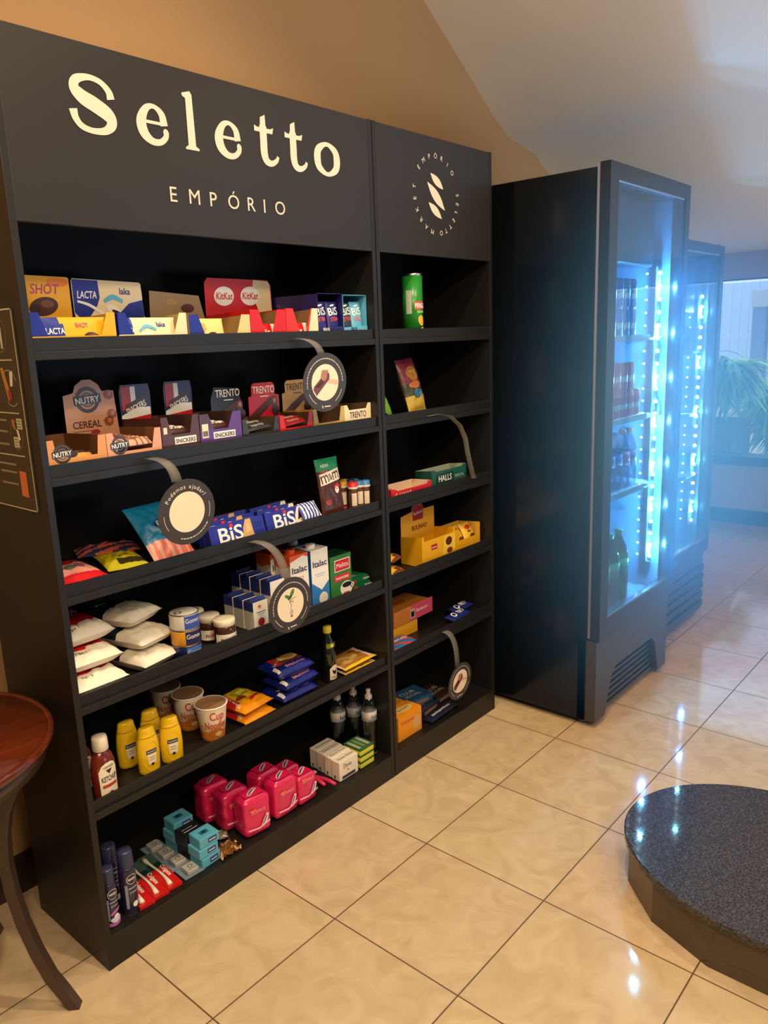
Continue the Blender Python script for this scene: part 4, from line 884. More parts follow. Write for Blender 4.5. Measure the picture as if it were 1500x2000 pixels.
def mustard(x, y, lab, rz):
    t = thing('mustard_bottle', lab, 'sauce bottle', (x, y, z), rz, 'yellow mustard bottles'); ym = mat('mustard_yellow_plastic', (238, 190, 14), .22, coat=.4)
    pr_ = [(.026, 0), (.031, .004), (.033, .012), (.0345, .06), (.0325, .095), (.029, .112), (.0275, .116), (.0265, .120), (.024, .138), (.021, .142), (.006, .1425)]
    b = B().lathe(pr_, ym, 40, 1, .62)
    F = FunFace(lambda u, v, o=0: Vector((u, -.0205*math.sqrt(max(.02, 1-(u/.0348)**2))-o, v)))
    ring = [((.026*math.cos(a)), .058+.046*math.sin(a), .0022) for a in [2*PI*k/24 for k in range(24)]]
    b.ribbon(F, ring, K(246, 206, 40), .0010, 2, True)
    b.rect(F, -.016, .016, .066, .078, K(24, 34, 92), .0014); b.text(F, "HELLMANN'S", 0, .0695, .0055, W_, w=.028, bold=.03, o=.002); b.patch(F, [(-.014, .065), (.014, .065), (.012, .034), (-.012, .034)], K(240, 226, 190), .0014); b.rect(F, -.009, .009, .054, .056, K(120, 110, 100), .002); b.rect(F, -.009, .009, .047, .0485, K(120, 110, 100), .002); b.rect(F, -.004, .004, .030, .037, KR, .002)
    b.build('bottle_body', t); B().lathe([(.0275, .113), (.0285, .115), (.0268, .121)], K(214, 168, 10), 36, 1, .66).build('cap_seam', t)
mustard(.232, .070, 'yellow mustard bottle nearest the shelf edge', -.05); mustard(.310, .070, 'yellow mustard bottle right of the nearest one', -.3); mustard(.214, .148, 'yellow mustard bottle behind the nearest one', -.1); mustard(.300, .158, 'yellow mustard bottle at the back right of the four', -.1)
def cup(x, y, lab, a):
    t = thing('noodle_cup', lab, 'noodle cup', (x, y, z), a, 'instant noodle cups'); R = lambda q: .036+.014*q/.115
    b = B(); n_ = 10
    pr_ = [(R(0)*.96, 0)]+[(R(q*.115/n_), .001+q*.115/n_) for q in range(n_+1)]
    b.lathe(pr_, W_, 36, mts=[K(214, 130, 50)]*4+[K(226, 190, 150)]*2+[K(240, 220, 196)]*(n_-5)+[W_]*3); Fc = CylFace(R, 0, -.1, R=.044)
    b.text(Fc, 'Cup', .004, .076, .028, K(206, 70, 56), bold=.03, w=.044); b.text(Fc, 'Noodles', .0, .046, .026, K(200, 84, 40), w=.070, bold=.03); b.ell(Fc, 0, .030, .026, .016, K(190, 110, 50), .0008); b.ell(Fc, .008, .026, .012, .008, K(236, 190, 110), .0012)
    b.build('cup_body', t); B().lathe([(.0500, .112), (.0525, .1135), (.0525, .1165), (.0505, .118), (.048, .1165), (.01, .1168)], mat('foil_cup_lid', (176, 132, 92), .35, bump=.3, bscale=40), 36, mts=[W_]*4+[mat('foil_cup_lid', (176, 132, 92), .35)]*2).build('cup_lid', t)
cup(.474, .088, 'instant noodle cup at the front of the fifth shelf', -.25); cup(.470, .205, 'instant noodle cup behind the front one', -.3); cup(.455, .310, 'instant noodle cup hindmost in the dark', -.3)
nf = lambda u, v: K(240, 150, 14) if v < .3 else (K(196, 30, 24) if u < .2+(v-.3)*.2 else K(236, 190, 30))
for i, (x, y, r) in enumerate(((.625, .115, .05), (.618, .118, .12))):
    lay(pack(.135, .160, .034, nf, wr=.002, seed=51+i, power=5, pr=lambda b, F: (b.ell(F, .018, .028, .034, .026, K(190, 180, 30), .001, n=14), b.ell(F, .022, .028, .020, .014, K(220, 214, 80), .0016), b.ell(F, -.012, -.008, .022, .013, K(150, 60, 20), .001), b.text(F, 'Nissin Lamen', -.044, .0, .012, W_, w=.10, rot=1.35, bold=.03, o=.0016), b.patch(F, [(.0, -.045), (.052, -.03), (.052, -.018), (.0, -.033)], K(206, 30, 24), .0012))), 'noodle_pack', ['orange and red noodle pack lying underneath the other', 'orange and red noodle pack lying on top of the other'][i], 'noodle pack', (x, y, z+.001+i*.037), rz=r, group='orange noodle packs')
wf = lambda u, v: K(20, 34, 130) if v < .34 or u < .16 or u > .93 else (K(190, 50, 40) if u < .38 else K(120, 60, 34))
for i, (x, y, r) in enumerate(((.815, .105, .0), (.820, .100, .06), (.808, .108, -.03))):
    lay(pack(.165, .125, .044, wf, wr=.002, seed=61+i, power=6, seal=.02, pr=lambda b, F: (b.ell(F, .025, .02, .045, .024, K(214, 190, 130), .0008), b.ell(F, .028, .02, .024, .014, K(200, 140, 60), .0014), b.text(F, 'Bauducco', -.036, .0, .014, K(230, 180, 170), w=.06, rot=.6, bold=.03, o=.0016), b.text(F, 'Bauducco', .01, -.047, .016, K(230, 150, 150), w=.085, bold=.05), b.rect(F, -.079, -.068, -.055, -.02, W_, .0012))), 'toast_pack', ['bottom', 'middle', 'topmost'][i]+' dark blue toast pack with red lettering in the stack of three', 'toast pack', (x, y, z+.001+i*.0455), rz=r, group='dark blue toast packs in a stack')
t = thing('oil_bottle', 'slim dark olive oil bottle with yellow cap on the fifth shelf', 'oil bottle', (.992, .082, z)); og = mat('dark_green_glass', (18, 26, 14), .06, coat=.8)
b = B().lathe([(.024, 0), (.0265, .004), (.0265, .105), (.0255, .118), (.021, .130), (.0235, .140), (.0225, .152), (.014, .168), (.0125, .178), (.0125, .190)], og, 32); Fc = CylFace(lambda q: .0267, 0, -.0, R=.0265)
b.patch(Fc, [(-.019, .012), (.019, .012), (.020, .052), (.012, .066), (-.004, .066), (-.018, .054)], K(244, 226, 196), .0006); b.patch(Fc, [(-.008, .040), (.0, .030), (.008, .036), (.010, .052), (.004, .046), (-.002, .044), (-.009, .052)], KR, .0012); b.text(Fc, 'GALLO', 0, .018, .007, K(120, 90, 60), w=.028, o=.0012)
F2 = CylFace(lambda q: .0242, 0, 0, R=.0235); b.rect(F2, -.024, .024, .133, .150, K(120, 140, 40), .0006); b.ell(F2, -.004, .142, .006, .007, K(226, 210, 70), .0014); b.build('bottle_body', t)
B().lathe([(.0150, .186), (.0155, .187), (.0155, .206), (.0145, .210), (.003, .2105)], K(222, 196, 60), 24).build('bottle_cap', t)
for i, (x, y, r, ry) in enumerate(((1.130, .105, -.04, 0), (1.127, .108, -.01, -.03))):
    lay(pack(.172, .125, .014, lambda u, v: K(240, 200, 40) if v < .12 else (K(224, 200, 190) if u > .88 or u < .06 else K(176, 118, 46)), wr=.003, seed=71+i, pr=lambda b, F: (b.ell(F, -.02, -.005, .05, .03, K(190, 150, 84), .0008), b.ell(F, .0, -.008, .03, .016, K(214, 176, 104), .0014), b.rect(F, .03, .06, .02, .04, K(150, 70, 50), .001))), 'snack_packet', ['yellow and gold packet underneath at right end of the fifth shelf', 'yellow and gold packet lying on top at right end of the fifth shelf'][i], 'packet', (x, y, z+.001+i*.0215), rz=r, ry=ry, group='yellow and gold packets')
# --- bottom of the wide unit: toiletries, soap, sponges, water
z = BASE
def spray(x, y, lab, h=.195, R=.0245, pink=False):
    t = thing('deodorant_can', lab, 'spray can', (x, y, z), -.1, 'navy spray cans'); nv = mat('navy_can_lacquer', (34, 34, 66), .25, coat=.4)
    b = B().lathe([(R*.93, 0), (R, .003), (R, h*.70), (R*.95, h*.735), (R*.86, h*.745)], nv, 28, mts=[K(170, 170, 190)]+[nv]*3); Fc = CylFace(lambda q: R, 0, .1, R=R)
    b.ring(Fc, 0, h*.58, .014, .0152, W_, .0008); b.text(Fc, 'NIVEA', 0, h*.565, .008, W_, w=.022, bold=.05, o=.001); b.text(Fc, 'protect', .002, h*.36, .007, K(190, 190, 210), w=.022); b.rect(Fc, -.012, .016, h*.43, h*.445, K(190, 190, 210)); b.ell(Fc, .004, h*.17, .008, .009, W_, .0008); b.rect(Fc, -.022, -.014, h*.12, h*.50, K(150, 150, 180))
    if pink: b.ribbon(Fc, [(-.012, h*.22, .006), (0, h*.27, .010), (.018, h*.30, .006)], K(190, 100, 180), .0012); b.rect(Fc, -.022, .024, h*.02, h*.08, K(206, 110, 190), .0008); b.ell(Fc, .002, h*.13, .016, .009, K(220, 220, 235), .0014)
    b.build('can_body', t); B().lathe([(R*.90, h*.745), (R*.93, h*.75), (R*.86, h*.97), (R*.78, h), (R*.3, h)], mat('slate_blue_cap', (52, 56, 92), .3), 28).build('can_cap', t)
spray(.052, .050, 'slim navy spray can with pink trim at the front left corner', .178, .0215, True); spray(.112, .052, 'navy spray can with oval white logo at the front', .200); spray(.098, .118, 'navy spray can behind the two front cans', .195)
def brush(x, y, lab, rz):
    t = thing('toothbrush_pack', lab, 'toothbrush pack', (x, y, z+.001), rz, 'red toothbrush packs'); b = B(); rd = K(206, 30, 28)
    b.box(-.0235, .0235, 0, .110, 0, .010, rd); T = TOP(0, 0, .0103); b.text(T, 'Colgate', .008, .085, .014, W_, w=.062, bold=.03, rot=-PI/2); b.build('card', t, bevel=.002)
    b2 = B(); b2.box(-.0235, .0235, .110, .205, 0, .006, K(70, 100, 92)); b2.rect(TOP(0, 0, .0063), -.022, .022, .118, .145, K(20, 50, 50)); b2.build('blister_card', t, bevel=.001)
    b3 = B(); pts = [(-.010+.004*math.sin(k*.5), .012+.0185*k, .014) for k in range(10)]; b3.tube(pts, [.0075, .0065, .005, .0042, .0035, .0035, .0035, .004, .0065, .0075], K(240, 232, 214), 10); b3.build('toothbrush', t)
brush(.150, .024, 'red and white toothbrush pack nearest the navy cans', -.12); brush(.199, .026, 'red and white toothbrush pack in the middle of the three', -.12); brush(.248, .028, 'red and white toothbrush pack beside the grey blister packs', -.10)
for i in range(4):
    t = thing('razor_blister', ['grey blister pack nearest the shelf edge', 'second grey blister pack from the shelf edge', 'third grey blister pack from the shelf edge', 'hindmost grey blister pack'][i], 'blister pack', (.318-.002*i, .030+.062*i, z+.001), -.05, 'row of grey blister packs')
    b = B().box(-.032, .036, 0, .058, 0, .003, K(120, 140, 158)); b.build('card', t); b = B().box(-.018, .022, .006, .046, .003, .020, K(176, 176, 170)); b.ring(TOP(0, 0, .0203), .002, .026, .006, .008, K(70, 70, 76)); b.rect(TOP(0, 0, .0203), -.014, .018, .010, .012, K(70, 70, 76)); b.build('blister', t, bevel=.004)
teal = K(92, 176, 206); dk = K(34, 32, 44)
for j, (c_, nm, y0, n_) in enumerate(((teal, 'teal', .030, 3), (dk, 'near-black', .098, 2), (teal, 'teal', .166, 3))):
    for i in range(n_):
        wh = ['at the bottom of', 'in the middle of', 'on top of'][i if n_ == 3 else i*2]
        st = ['the front teal stack', 'the dark stack', 'the rear teal stack'][j]
        hh_ = .034 if n_ == 3 else .045
        carton('soap_box', nm+' soap box '+wh+' '+st, 'soap box', (.350-.006*(i % 2), y0+.002*i, z+hh_*i), .072, .062, hh_-.001, c_, lambda b, F, L, T, c_=c_: (b.rect(F, .030, .062, .010, .026, K(50, 70, 140)), b.rect(F, .034, .058, .016, .019, W_, .001), b.rect(T, .02, .05, .02, .04, K(40, 110, 140)), b.ell(T, .035, .030, .008, .008, K(20, 60, 90), .001)) if c_ is teal else (b.rect(T, .01, .06, .02, .023, W_), b.rect(T, .01, .05, .034, .036, W_), b.rect(F, .01, .06, .012, .016, K(90, 90, 110))), rz=.05-.04*i, group=st+' of soap boxes', bevel=.003)
for i, (x, y, s_, cc, lab) in enumerate(((.452, .045, 1.0, (150, 110, 60), 'crumpled gold wrapper beside the front teal boxes'), (.492, .125, .7, (150, 140, 130), 'crumpled pale wrapper near the pink packs'), (.452, .235, .6, (90, 84, 80), 'crumpled grey wrapper at the back'))):
    b = B(); m_ = mat('foil_%d' % i, cc, .3, metal=.5)
    def fn(u, v, x=x, i=i, s_=s_):
        n1 = mnoise.noise(Vector((u*5, v*5, i*7))); n2 = mnoise.noise(Vector((u*9, v*9, i*7+3)))
        return Vector(((u-.5)*.075*s_+n1*.012, (v-.5)*.06*s_+n2*.012, .002+abs(n1)*.022*s_+.012*s_*abs(n2)))
    b.grid(fn, 14, 12, m_, smooth=False); md = lay(b, 'crumpled_wrapper', lab, 'wrapper', (x, y, z+.001), rz=i); sm_ = md.modifiers.new('thickness', 'SOLIDIFY'); sm_.thickness = .0008
pk = mat('bright_pink_film', (222, 32, 92), .22, coat=.5)
def pad(x, y, lab, rz, w=.104, d=.074, h=.138):
    b = B(); n_ = 20
    def se(a, e=6): c_, s__ = math.cos(a), math.sin(a); return (math.copysign(abs(c_)**(2/e), c_)*w/2, math.copysign(abs(s__)**(2/e), s__)*d/2)
    def fn(u, v):
        X, Y_ = se(-PI/2+2*PI*u); q = v; k = (1-max(0, (abs(2*q-1)-.8)/.2)**2*.32); nz = mnoise.noise(Vector((X*40, Y_*40+x*30, q*5)))*.003
        return Vector((X*k+nz, Y_*k+nz, q*h))
    b.grid(fn, 36, 16, pk)
    for zz in (0, h):
        b.add([(se(2*PI*k/24)[0]*.68, se(2*PI*k/24)[1]*.68, zz+(.002 if zz else .0)) for k in range(24)], [tuple(range(24))], pk)
    F = Face((0, -d/2-.003, 0), (1, 0, 0), (0, 0, 1)); T = TOP(0, 0, h+.003)
    b.text(F, 'INTIMUS', 0, .085, .011, K(250, 170, 190), w=.052, bold=.03); b.patch(F, [(-.042, .030), (.0, .024), (.042, .036), (.042, .042), (.0, .030), (-.042, .036)], K(250, 200, 210)); b.ribbon(F, [(.012, .030, .010), (.024, .046, .016), (.034, .068, .010)], K(236, 226, 230), .001); b.ribbon(F, [(.014, .036, .004), (.024, .050, .006), (.030, .064, .004)], K(130, 100, 150), .0016); b.rect(F, -.030, -.010, .095, .101, K(240, 130, 60))
    b.ribbon(T, [(-.02, -.015, .010), (.0, .0, .016), (.022, .012, .012)], K(226, 210, 216), .001); b.ribbon(T, [(-.018, -.014, .004), (.0, .001, .007), (.02, .01, .004)], K(90, 70, 90), .0016)
    o = b.build('sanitary_pad_pack'); o.location = (x, y, z+.002); o.rotation_euler = (.0, 0, rz); tag(o, lab, 'sanitary pads', 'pink sanitary pad packs')
pad(.580, .062, 'pink pad pack nearest the shelf edge in the left row', -.12); pad(.560, .148, 'pink pad pack second in the left row', -.10); pad(.545, .234, 'pink pad pack hindmost in the left row', -.08)
pad(.708, .066, 'pink pad pack at the front of the right row', .0); pad(.705, .150, 'pink pad pack at the back of the right row', .05)
pad(.806, .062, 'smaller pink pad pack between the right row and the razors', .0, .086, .066, .108); pad(.803, .142, 'smaller pink pad pack behind the front small one', .06, .086, .066, .108)
for i, (x, y, r) in enumerate(((.934, .022, .05), (.902, .045, -.12), (.925, .140, .75))):
    t = thing('pink_razor', ['pink disposable razor lying nearest the shelf edge', 'pink disposable razor lying in the middle', 'pink disposable razor lying at the back'][i], 'razor', (x, y, z+.008+.004*i), r, 'pink disposable razors')
    b = B(); b.tube([(0, .0, .004), (0, .03, .006), (0, .06, .005), (0, .095, .003), (0, .115, .006)], [.006, .008, .0075, .005, .004], K(214, 46, 96), 10); b.build('handle', t); B().box(-.020, .020, .110, .124, .002, .010, K(230, 190, 190)).build('razor_head', t, bevel=.002)
for i in range(4):
    carton('soap_carton', ['white soap carton nearest the shelf edge', 'second white soap carton from the shelf edge', 'third white soap carton from the shelf edge', 'hindmost white soap carton in the row'][i], 'soap carton', (.966+.004*i, .030+.043*i, z), .100, .0415, .078, K(244, 232, 214), lambda b, F, L, T: (b.text(F, 'Dove', .042, .046, .020, K(60, 60, 80), w=.042, bold=.0), b.ell(F, .045, .034, .006, .004, K(200, 160, 70)), b.rect(F, .012, .082, .006, .018, K(70, 66, 70)), b.rect(F, .062, .088, .030, .05, K(226, 224, 222)), b.text(T, 'Dove', .03, .014, .012, K(110, 104, 110)), b.text(T, 'Dove', .072, .014, .012, K(110, 104, 110)), b.rect(L, .012, .020, .006, .02, K(90, 84, 84))), rz=0, group='white soap cartons', bevel=.003)
for i in range(3):
    t = thing('sponge', ['bottom', 'middle', 'topmost'][i]+' green and yellow scouring sponge in the stack of three', 'sponge', (1.079, .028, z+.001+i*.0265), 0, 'scouring sponges')
    B().box(0, .076, 0, .090, 0, .018, mat('yellow_sponge', (214, 206, 60), .8, bump=.5, bscale=200)).build('sponge_body', t, bevel=.003); B().box(0, .076, 0, .090, .018, .0255, mat('green_scourer', (48, 100, 50), .9, bump=.8, bscale=300)).build('scourer', t, bevel=.002)
    if i == 2: lb = B(); [lb.rect(TOP(0, 0, .026), .004+.024*k, .018+.024*k, .01, .08, K(110, 150, 100) if k % 2 else K(170, 180, 160)) for k in range(3)]; lb.build('wrapper_print', t)
for i, (x, y, cc, lab) in enumerate(((1.190, .078, (200, 190, 186), 'clear water bottle with sport cap and white label at the right end'), (1.180, .150, (150, 150, 160), 'clear water bottle with grey label in the middle of the three'), (1.112, .172, (190, 184, 178), 'clear water bottle with pale label, leftmost of the three'))):
    R = .0295; h = .262; t = thing('water_bottle', lab, 'bottle', (x, y, z), 0, 'water bottles at the right end of the bottom shelf')
    B().lathe([(R*.8, 0), (R, .008), (R*.97, .05), (R*.86, .09), (R*.97, .125), (R, .150), (R, .190), (R*.85, .205), (R*.90, .215), (R*.5, .236), (.012, .240)], clr, 28).build('bottle_body', t)
    b = B().lathe([(R*1.02, .150), (R*1.02, .188)], K(*cc), 28); Fc = CylFace(lambda q: R*1.03, 0, .2, R=R); b.text(Fc, 'limpa' if i == 0 else 'leve', 0, .160, .018, K(50, 50, 90), w=.042, bold=.05); b.rect(Fc, -.03, .03, .151, .155, K(40, 130, 160)); b.build('bottle_label', t)
    B().lathe([(.0145, .236), (.0150, .238), (.0145, .250), (.0085, .254), (.0085, .266), (.010, .268), (.009, h+.012)], K(206, 196, 196), 20).build('sport_cap', t)

# --- narrow unit
z = SH[0]
t = thing('crisps_can', 'tall green cylindrical crisps can alone on the top shelf of the narrow unit', 'crisps can', (1.528, .075, z)); R = .0385
b = B().lathe([(R, 0), (R, .225)], K(34, 128, 44, .3), 40); Fc = CylFace(lambda q: R, 0, .05, R=R); b.rect(CylFace(lambda q: R, 0, -1.25, R=R), -.012, .010, .085, .170, K(170, 180, 170), .0006)
b.text(Fc, 'PRINGLES', -.002, .106, .018, W_, w=.052, bold=.05, o=.0016); b.rect(Fc, -.029, .026, .100, .130, K(200, 70, 60), .0008); b.ell(Fc, .0, .060, .015, .020, K(230, 170, 50), .001, rot=.4); b.ell(Fc, .010, .020, .020, .016, K(220, 220, 190), .0008); b.rect(Fc, -.020, .020, .088, .096, K(120, 190, 70), .0008); b.build('can_body', t)
B().lathe([(R*1.01, .222), (R*1.02, .224), (R*1.02, .230), (R*.98, .232), (R*.95, .229)], mat('steel_rim', (200, 205, 205), .25, metal=1), 40).build('can_rim', t)
z = SH[1]
lay(pack(.125, .215, .05, lambda u, v: K(120, 44, 60) if v > .55 else (K(60, 60, 40) if v > .3 else K(190, 160, 60)), seed=81, wr=.003, pr=lambda b, F: (b.ell(F, 0, .045, .040, .030, K(170, 110, 50), .001), b.ell(F, .0, .0, .040, .014, K(190, 110, 60), .001), b.ell(F, .0, -.035, .030, .018, K(50, 100, 130), .0014), b.text(F, 'MIX', 0, .038, .022, K(220, 180, 90), bold=.04, o=.0018))), 'crisps_bag', 'maroon and yellow crisps bag propped upright on the second shelf of the narrow unit', 'crisps bag', (1.560, .15, z+.108), rx=1.30, rz=.1, ry=-.05)
lay(pack(.09, .11, .03, lambda u, v: K(110, 160, 50) if v < .6 else K(150, 90, 60), seed=83), 'snack_packet', 'small green snack packet leaning at the left end of the narrow unit second shelf', 'packet', (1.322, .085, z+.066), rx=1.0, rz=.2, ry=.4)
z = SH[2]
def hallspr(col): return lambda b, F: (b.text(F, 'HALLS', .085, .012, .020, W_, w=.070, bold=.05), b.patch(F, [(.02, .008), (.04, .010), (.036, .034), (.022, .03)], K(250, 120, 110)))
tray('display_tray', 'low red sweets tray with pale cardboard inside, third shelf of the narrow unit', (1.322, .040, z), .250, .10, .050, .040, K(206, 36, 44), c=.02, s_=.01, inn=K(224, 196, 170, .6), pr=hallspr(0), sidec=K(180, 30, 40))
tray('display_tray', 'low green sweets tray with white lettering beside the clear hanging strip', (1.600, .060, z), .240, .085, .078, .070, K(34, 92, 84), c=.02, s_=.01, inn=K(170, 180, 160, .6), pr=lambda b, F: (b.patch(F, [(.03, .014), (.15, .018), (.15, .060), (.03, .056)], K(20, 56, 54)), b.text(F, 'HALLS', .09, .026, .026, W_, w=.090, bold=.05, o=.0012), b.text(F, 'MENTA', .19, .028, .014, K(180, 210, 190))), sidec=K(30, 80, 74))
pb_ = pack(.06, .022, .018, K(210, 40, 48), nu=12, nv=8, wr=.0008, seal=.02, pr=lambda b, F: b.text(F, 'HALLS', 0, -.004, .009, W_, w=.034, bold=.04))
o = lay(pb_, 'sweets_stick', '', 'sweets stick', (0, 0, 0))
for i in range(3):
    if i: o = dup(o, (0, 0, 0))
    o.location = (1.365+.012*i, .075+.035*i, z+.022); o.rotation_euler = (.4, 0, .2*i-.2); tag(o, 'small red wrapped sweets stick in the low red tray', 'sweets stick', 'red sweets sticks in the low tray')
z = SH[3]; YB = K(232, 170, 24)
tray('display_tray', 'yellow cake tray with red and yellow back card on the narrow unit', (1.500, .040, z), .225, .11, .125, .105, YB, c=.01, s_=.006, inn=YB, sidec=YB,
     card=([(.0, .09), (.222, .09), (.222, .205), (.15, .205), (.148, .220), (.138, .228), (.085, .228), (.074, .220), (.072, .205), (.0, .195)], K(226, 166, 40)),
     cardpr=lambda b, F: (b.patch(F, [(.078, .165), (.145, .165), (.148, .220), (.138, .226), (.085, .226), (.075, .218)], K(160, 24, 40)), b.text(F, 'Bauducco', .111, .190, .014, W_, w=.058, bold=.0, rot=.1, o=.0014), b.text(F, 'BOLINHO', .120, .125, .020, K(110, 40, 30), w=.10, bold=.02)), pr=lambda b, F: (b.rect(F, .06, .10, .060, .082, K(180, 30, 40)), b.text(F, 'Bauducco', .08, .067, .007, W_, w=.032), b.patch(F, [(.135, .02), (.225, .03), (.225, .10), (.15, .105)], K(240, 200, 60), .0005), b.ell(F, .18, .075, .022, .018, K(90, 30, 24), .001), b.ell(F, .185, .035, .02, .012, K(120, 50, 30), .001)))
tray('display_tray', 'long yellow cake tray at right end of the narrow unit fourth shelf', (1.735, .050, z), .190, .12, .105, .052, YB, c=.03, s_=.004, inn=K(226, 180, 70, .6), sidec=YB)
ck = pack(.082, .085, .034, lambda u, v: K(236, 186, 50) if (v > .14) else K(120, 60, 40), nu=16, nv=16, wr=.002, seed=91, pr=lambda b, F: (b.ell(F, 0, .018, .022, .010, K(180, 40, 50), .001), b.text(F, 'duo', 0, -.006, .014, BRN, bold=.03), b.ell(F, .01, -.024, .02, .010, K(110, 60, 40), .001)))
o = lay(ck, 'small_cake', '', 'cake packet', (0, 0, 0))
for i in range(2):
    if i: o = dup(o, (0, 0, 0))
    o.location = (1.788+.085*i, .100, z+.056); o.rotation_euler = (1.05, 0, .05); tag(o, ['left', 'right'][i]+' yellow cake packet in the long tray of the fourth shelf', 'cake packet', 'cake packets in the long tray')
for i, (x, y, zz, r) in enumerate(((1.345, .075, .014, .15), (1.345, .170, .014, -.1), (1.375, .110, .052, .25))):
    o = dup(o, (x, y, z+zz-.009)); o.rotation_euler = (.06, 0, r); tag(o, ['yellow cake packet lying loose nearest the shelf edge', 'yellow cake packet lying loose at the back left', 'yellow cake packet lying on the loose pair'][i], 'cake packet', 'loose cake packets')
z = SH[4]
carton('biscuit_box', 'yellow biscuit box lying under the pink and orange one', 'biscuit box', (1.350, .130, z), .215, .13, .052, K(236, 166, 30), lambda b, F, L, T: (b.ell(T, .10, .06, .05, .022, K(200, 60, 40)), b.text(T, 'Wafer', .10, .052, .016, YE)), rz=-.02, bevel=.002)
carton('biscuit_box', 'orange biscuit box with pink end lying above the yellow one', 'biscuit box', (1.415, .125, z+.0535), .240, .13, .066, K(220, 130, 50), lambda b, F, L, T: (b.patch(F, [(.10, 0), (.265, 0), (.265, .066), (.12, .066)], K(222, 80, 110)), b.text(F, 'Bauducco', .19, .030, .014, W_, w=.08), b.rect(F, .105, .14, .01, .05, K(220, 180, 160), .001), b.rect(F, .112, .134, .016, .04, KR, .0014), b.ell(T, .12, .07, .04, .014, K(200, 90, 30))), top=K(214, 130, 56), rz=.03, bevel=.002)
lay(pack(.15, .10, .034, lambda u, v: K(40, 110, 170) if (u*1.5+v*3) % 1 > .35 else K(200, 60, 60), seed=95, pr=lambda b, F: b.text(F, 'Bauducco', 0, -.01, .016, W_, w=.09, bold=.03)), 'wafer_pack', 'blue and red wafer pack at the left end of the narrow unit fifth shelf', 'wafer pack', (1.372, -.008+.08, z+.002), rz=-.06)
for i in range(2):
    lay(pack(.150, .055, .030, K(20, 44, 120), seed=97+i, nv=12, pr=lambda b, F: (b.ring(F, -.04, 0, .009, .015, W_, .001, ku=1), b.text(F, 'REO', .015, -.010, .022, W_, w=.05, bold=.04), b.ell(F, .055, 0, .012, .012, KR, .001))), 'cookie_pack', ['dark blue cookie pack left at right end of the fifth shelf', 'dark blue cookie pack rightmost on the fifth shelf'][i], 'cookie pack', (1.760+.090*i, .060+.05*i, z+.010), rz=.1, rx=.2, group='dark blue cookie packs')
z = BASE
for i in range(2):
    carton('biscuit_box', ['orange cookie box at the front left of the narrow unit bottom', 'orange cookie box directly behind the front one'][i], 'biscuit box', (1.318-.008*i, .040+i*.085, z), .150, .080, .105, K(240, 150, 20), lambda b, F, L, T: (b.ell(F, .115, .045, .024, .034, K(220, 170, 110)), b.text(F, 'Maizena', .06, .065, .016, K(200, 60, 40), w=.08, bold=.03), b.ell(T, .08, .04, .05, .024, K(226, 190, 120)), b.text(T, 'BISCOITO', .08, .034, .012, BRN, w=.07)), rz=0, group='orange cookie boxes', bevel=.004)
for i, (x, y, zz, r) in enumerate(((1.520, .085, 0, .1), (1.500, .140, .034, -.12), (1.660, .110, 0, .05))):
    carton('snack_box', ['dark blue snack box lying flat behind the orange ones', 'blue snack box with pale lettering on top', 'dark brown snack box behind the lower hanging disc'][i], 'snack box', (x, y, z+zz), .155 if i < 2 else .13, .12, .033, [K(40, 44, 60), K(40, 92, 140), K(60, 40, 40)][i], lambda b, F, L, T, i=i: (b.text(T, 'CLUB', .07, .066, .024, K(190, 190, 170), w=.085, bold=.03), b.text(T, 'SOCIAL', .075, .036, .020, K(190, 190, 170), w=.09, bold=.03), b.rect(F, .03, .13, .008, .024, K(150, 110, 96))), rz=r, bevel=.002)
lay(pack(.21, .05, .024, K(30, 34, 60), seed=99, nv=10, pr=lambda b, F: b.rect(F, -.07, .07, -.008, .004, K(170, 170, 180))), 'cookie_pack', 'slim dark pack lying along the front edge of the narrow unit bottom', 'cookie pack', (1.610, .048, z+.002), rz=.06)

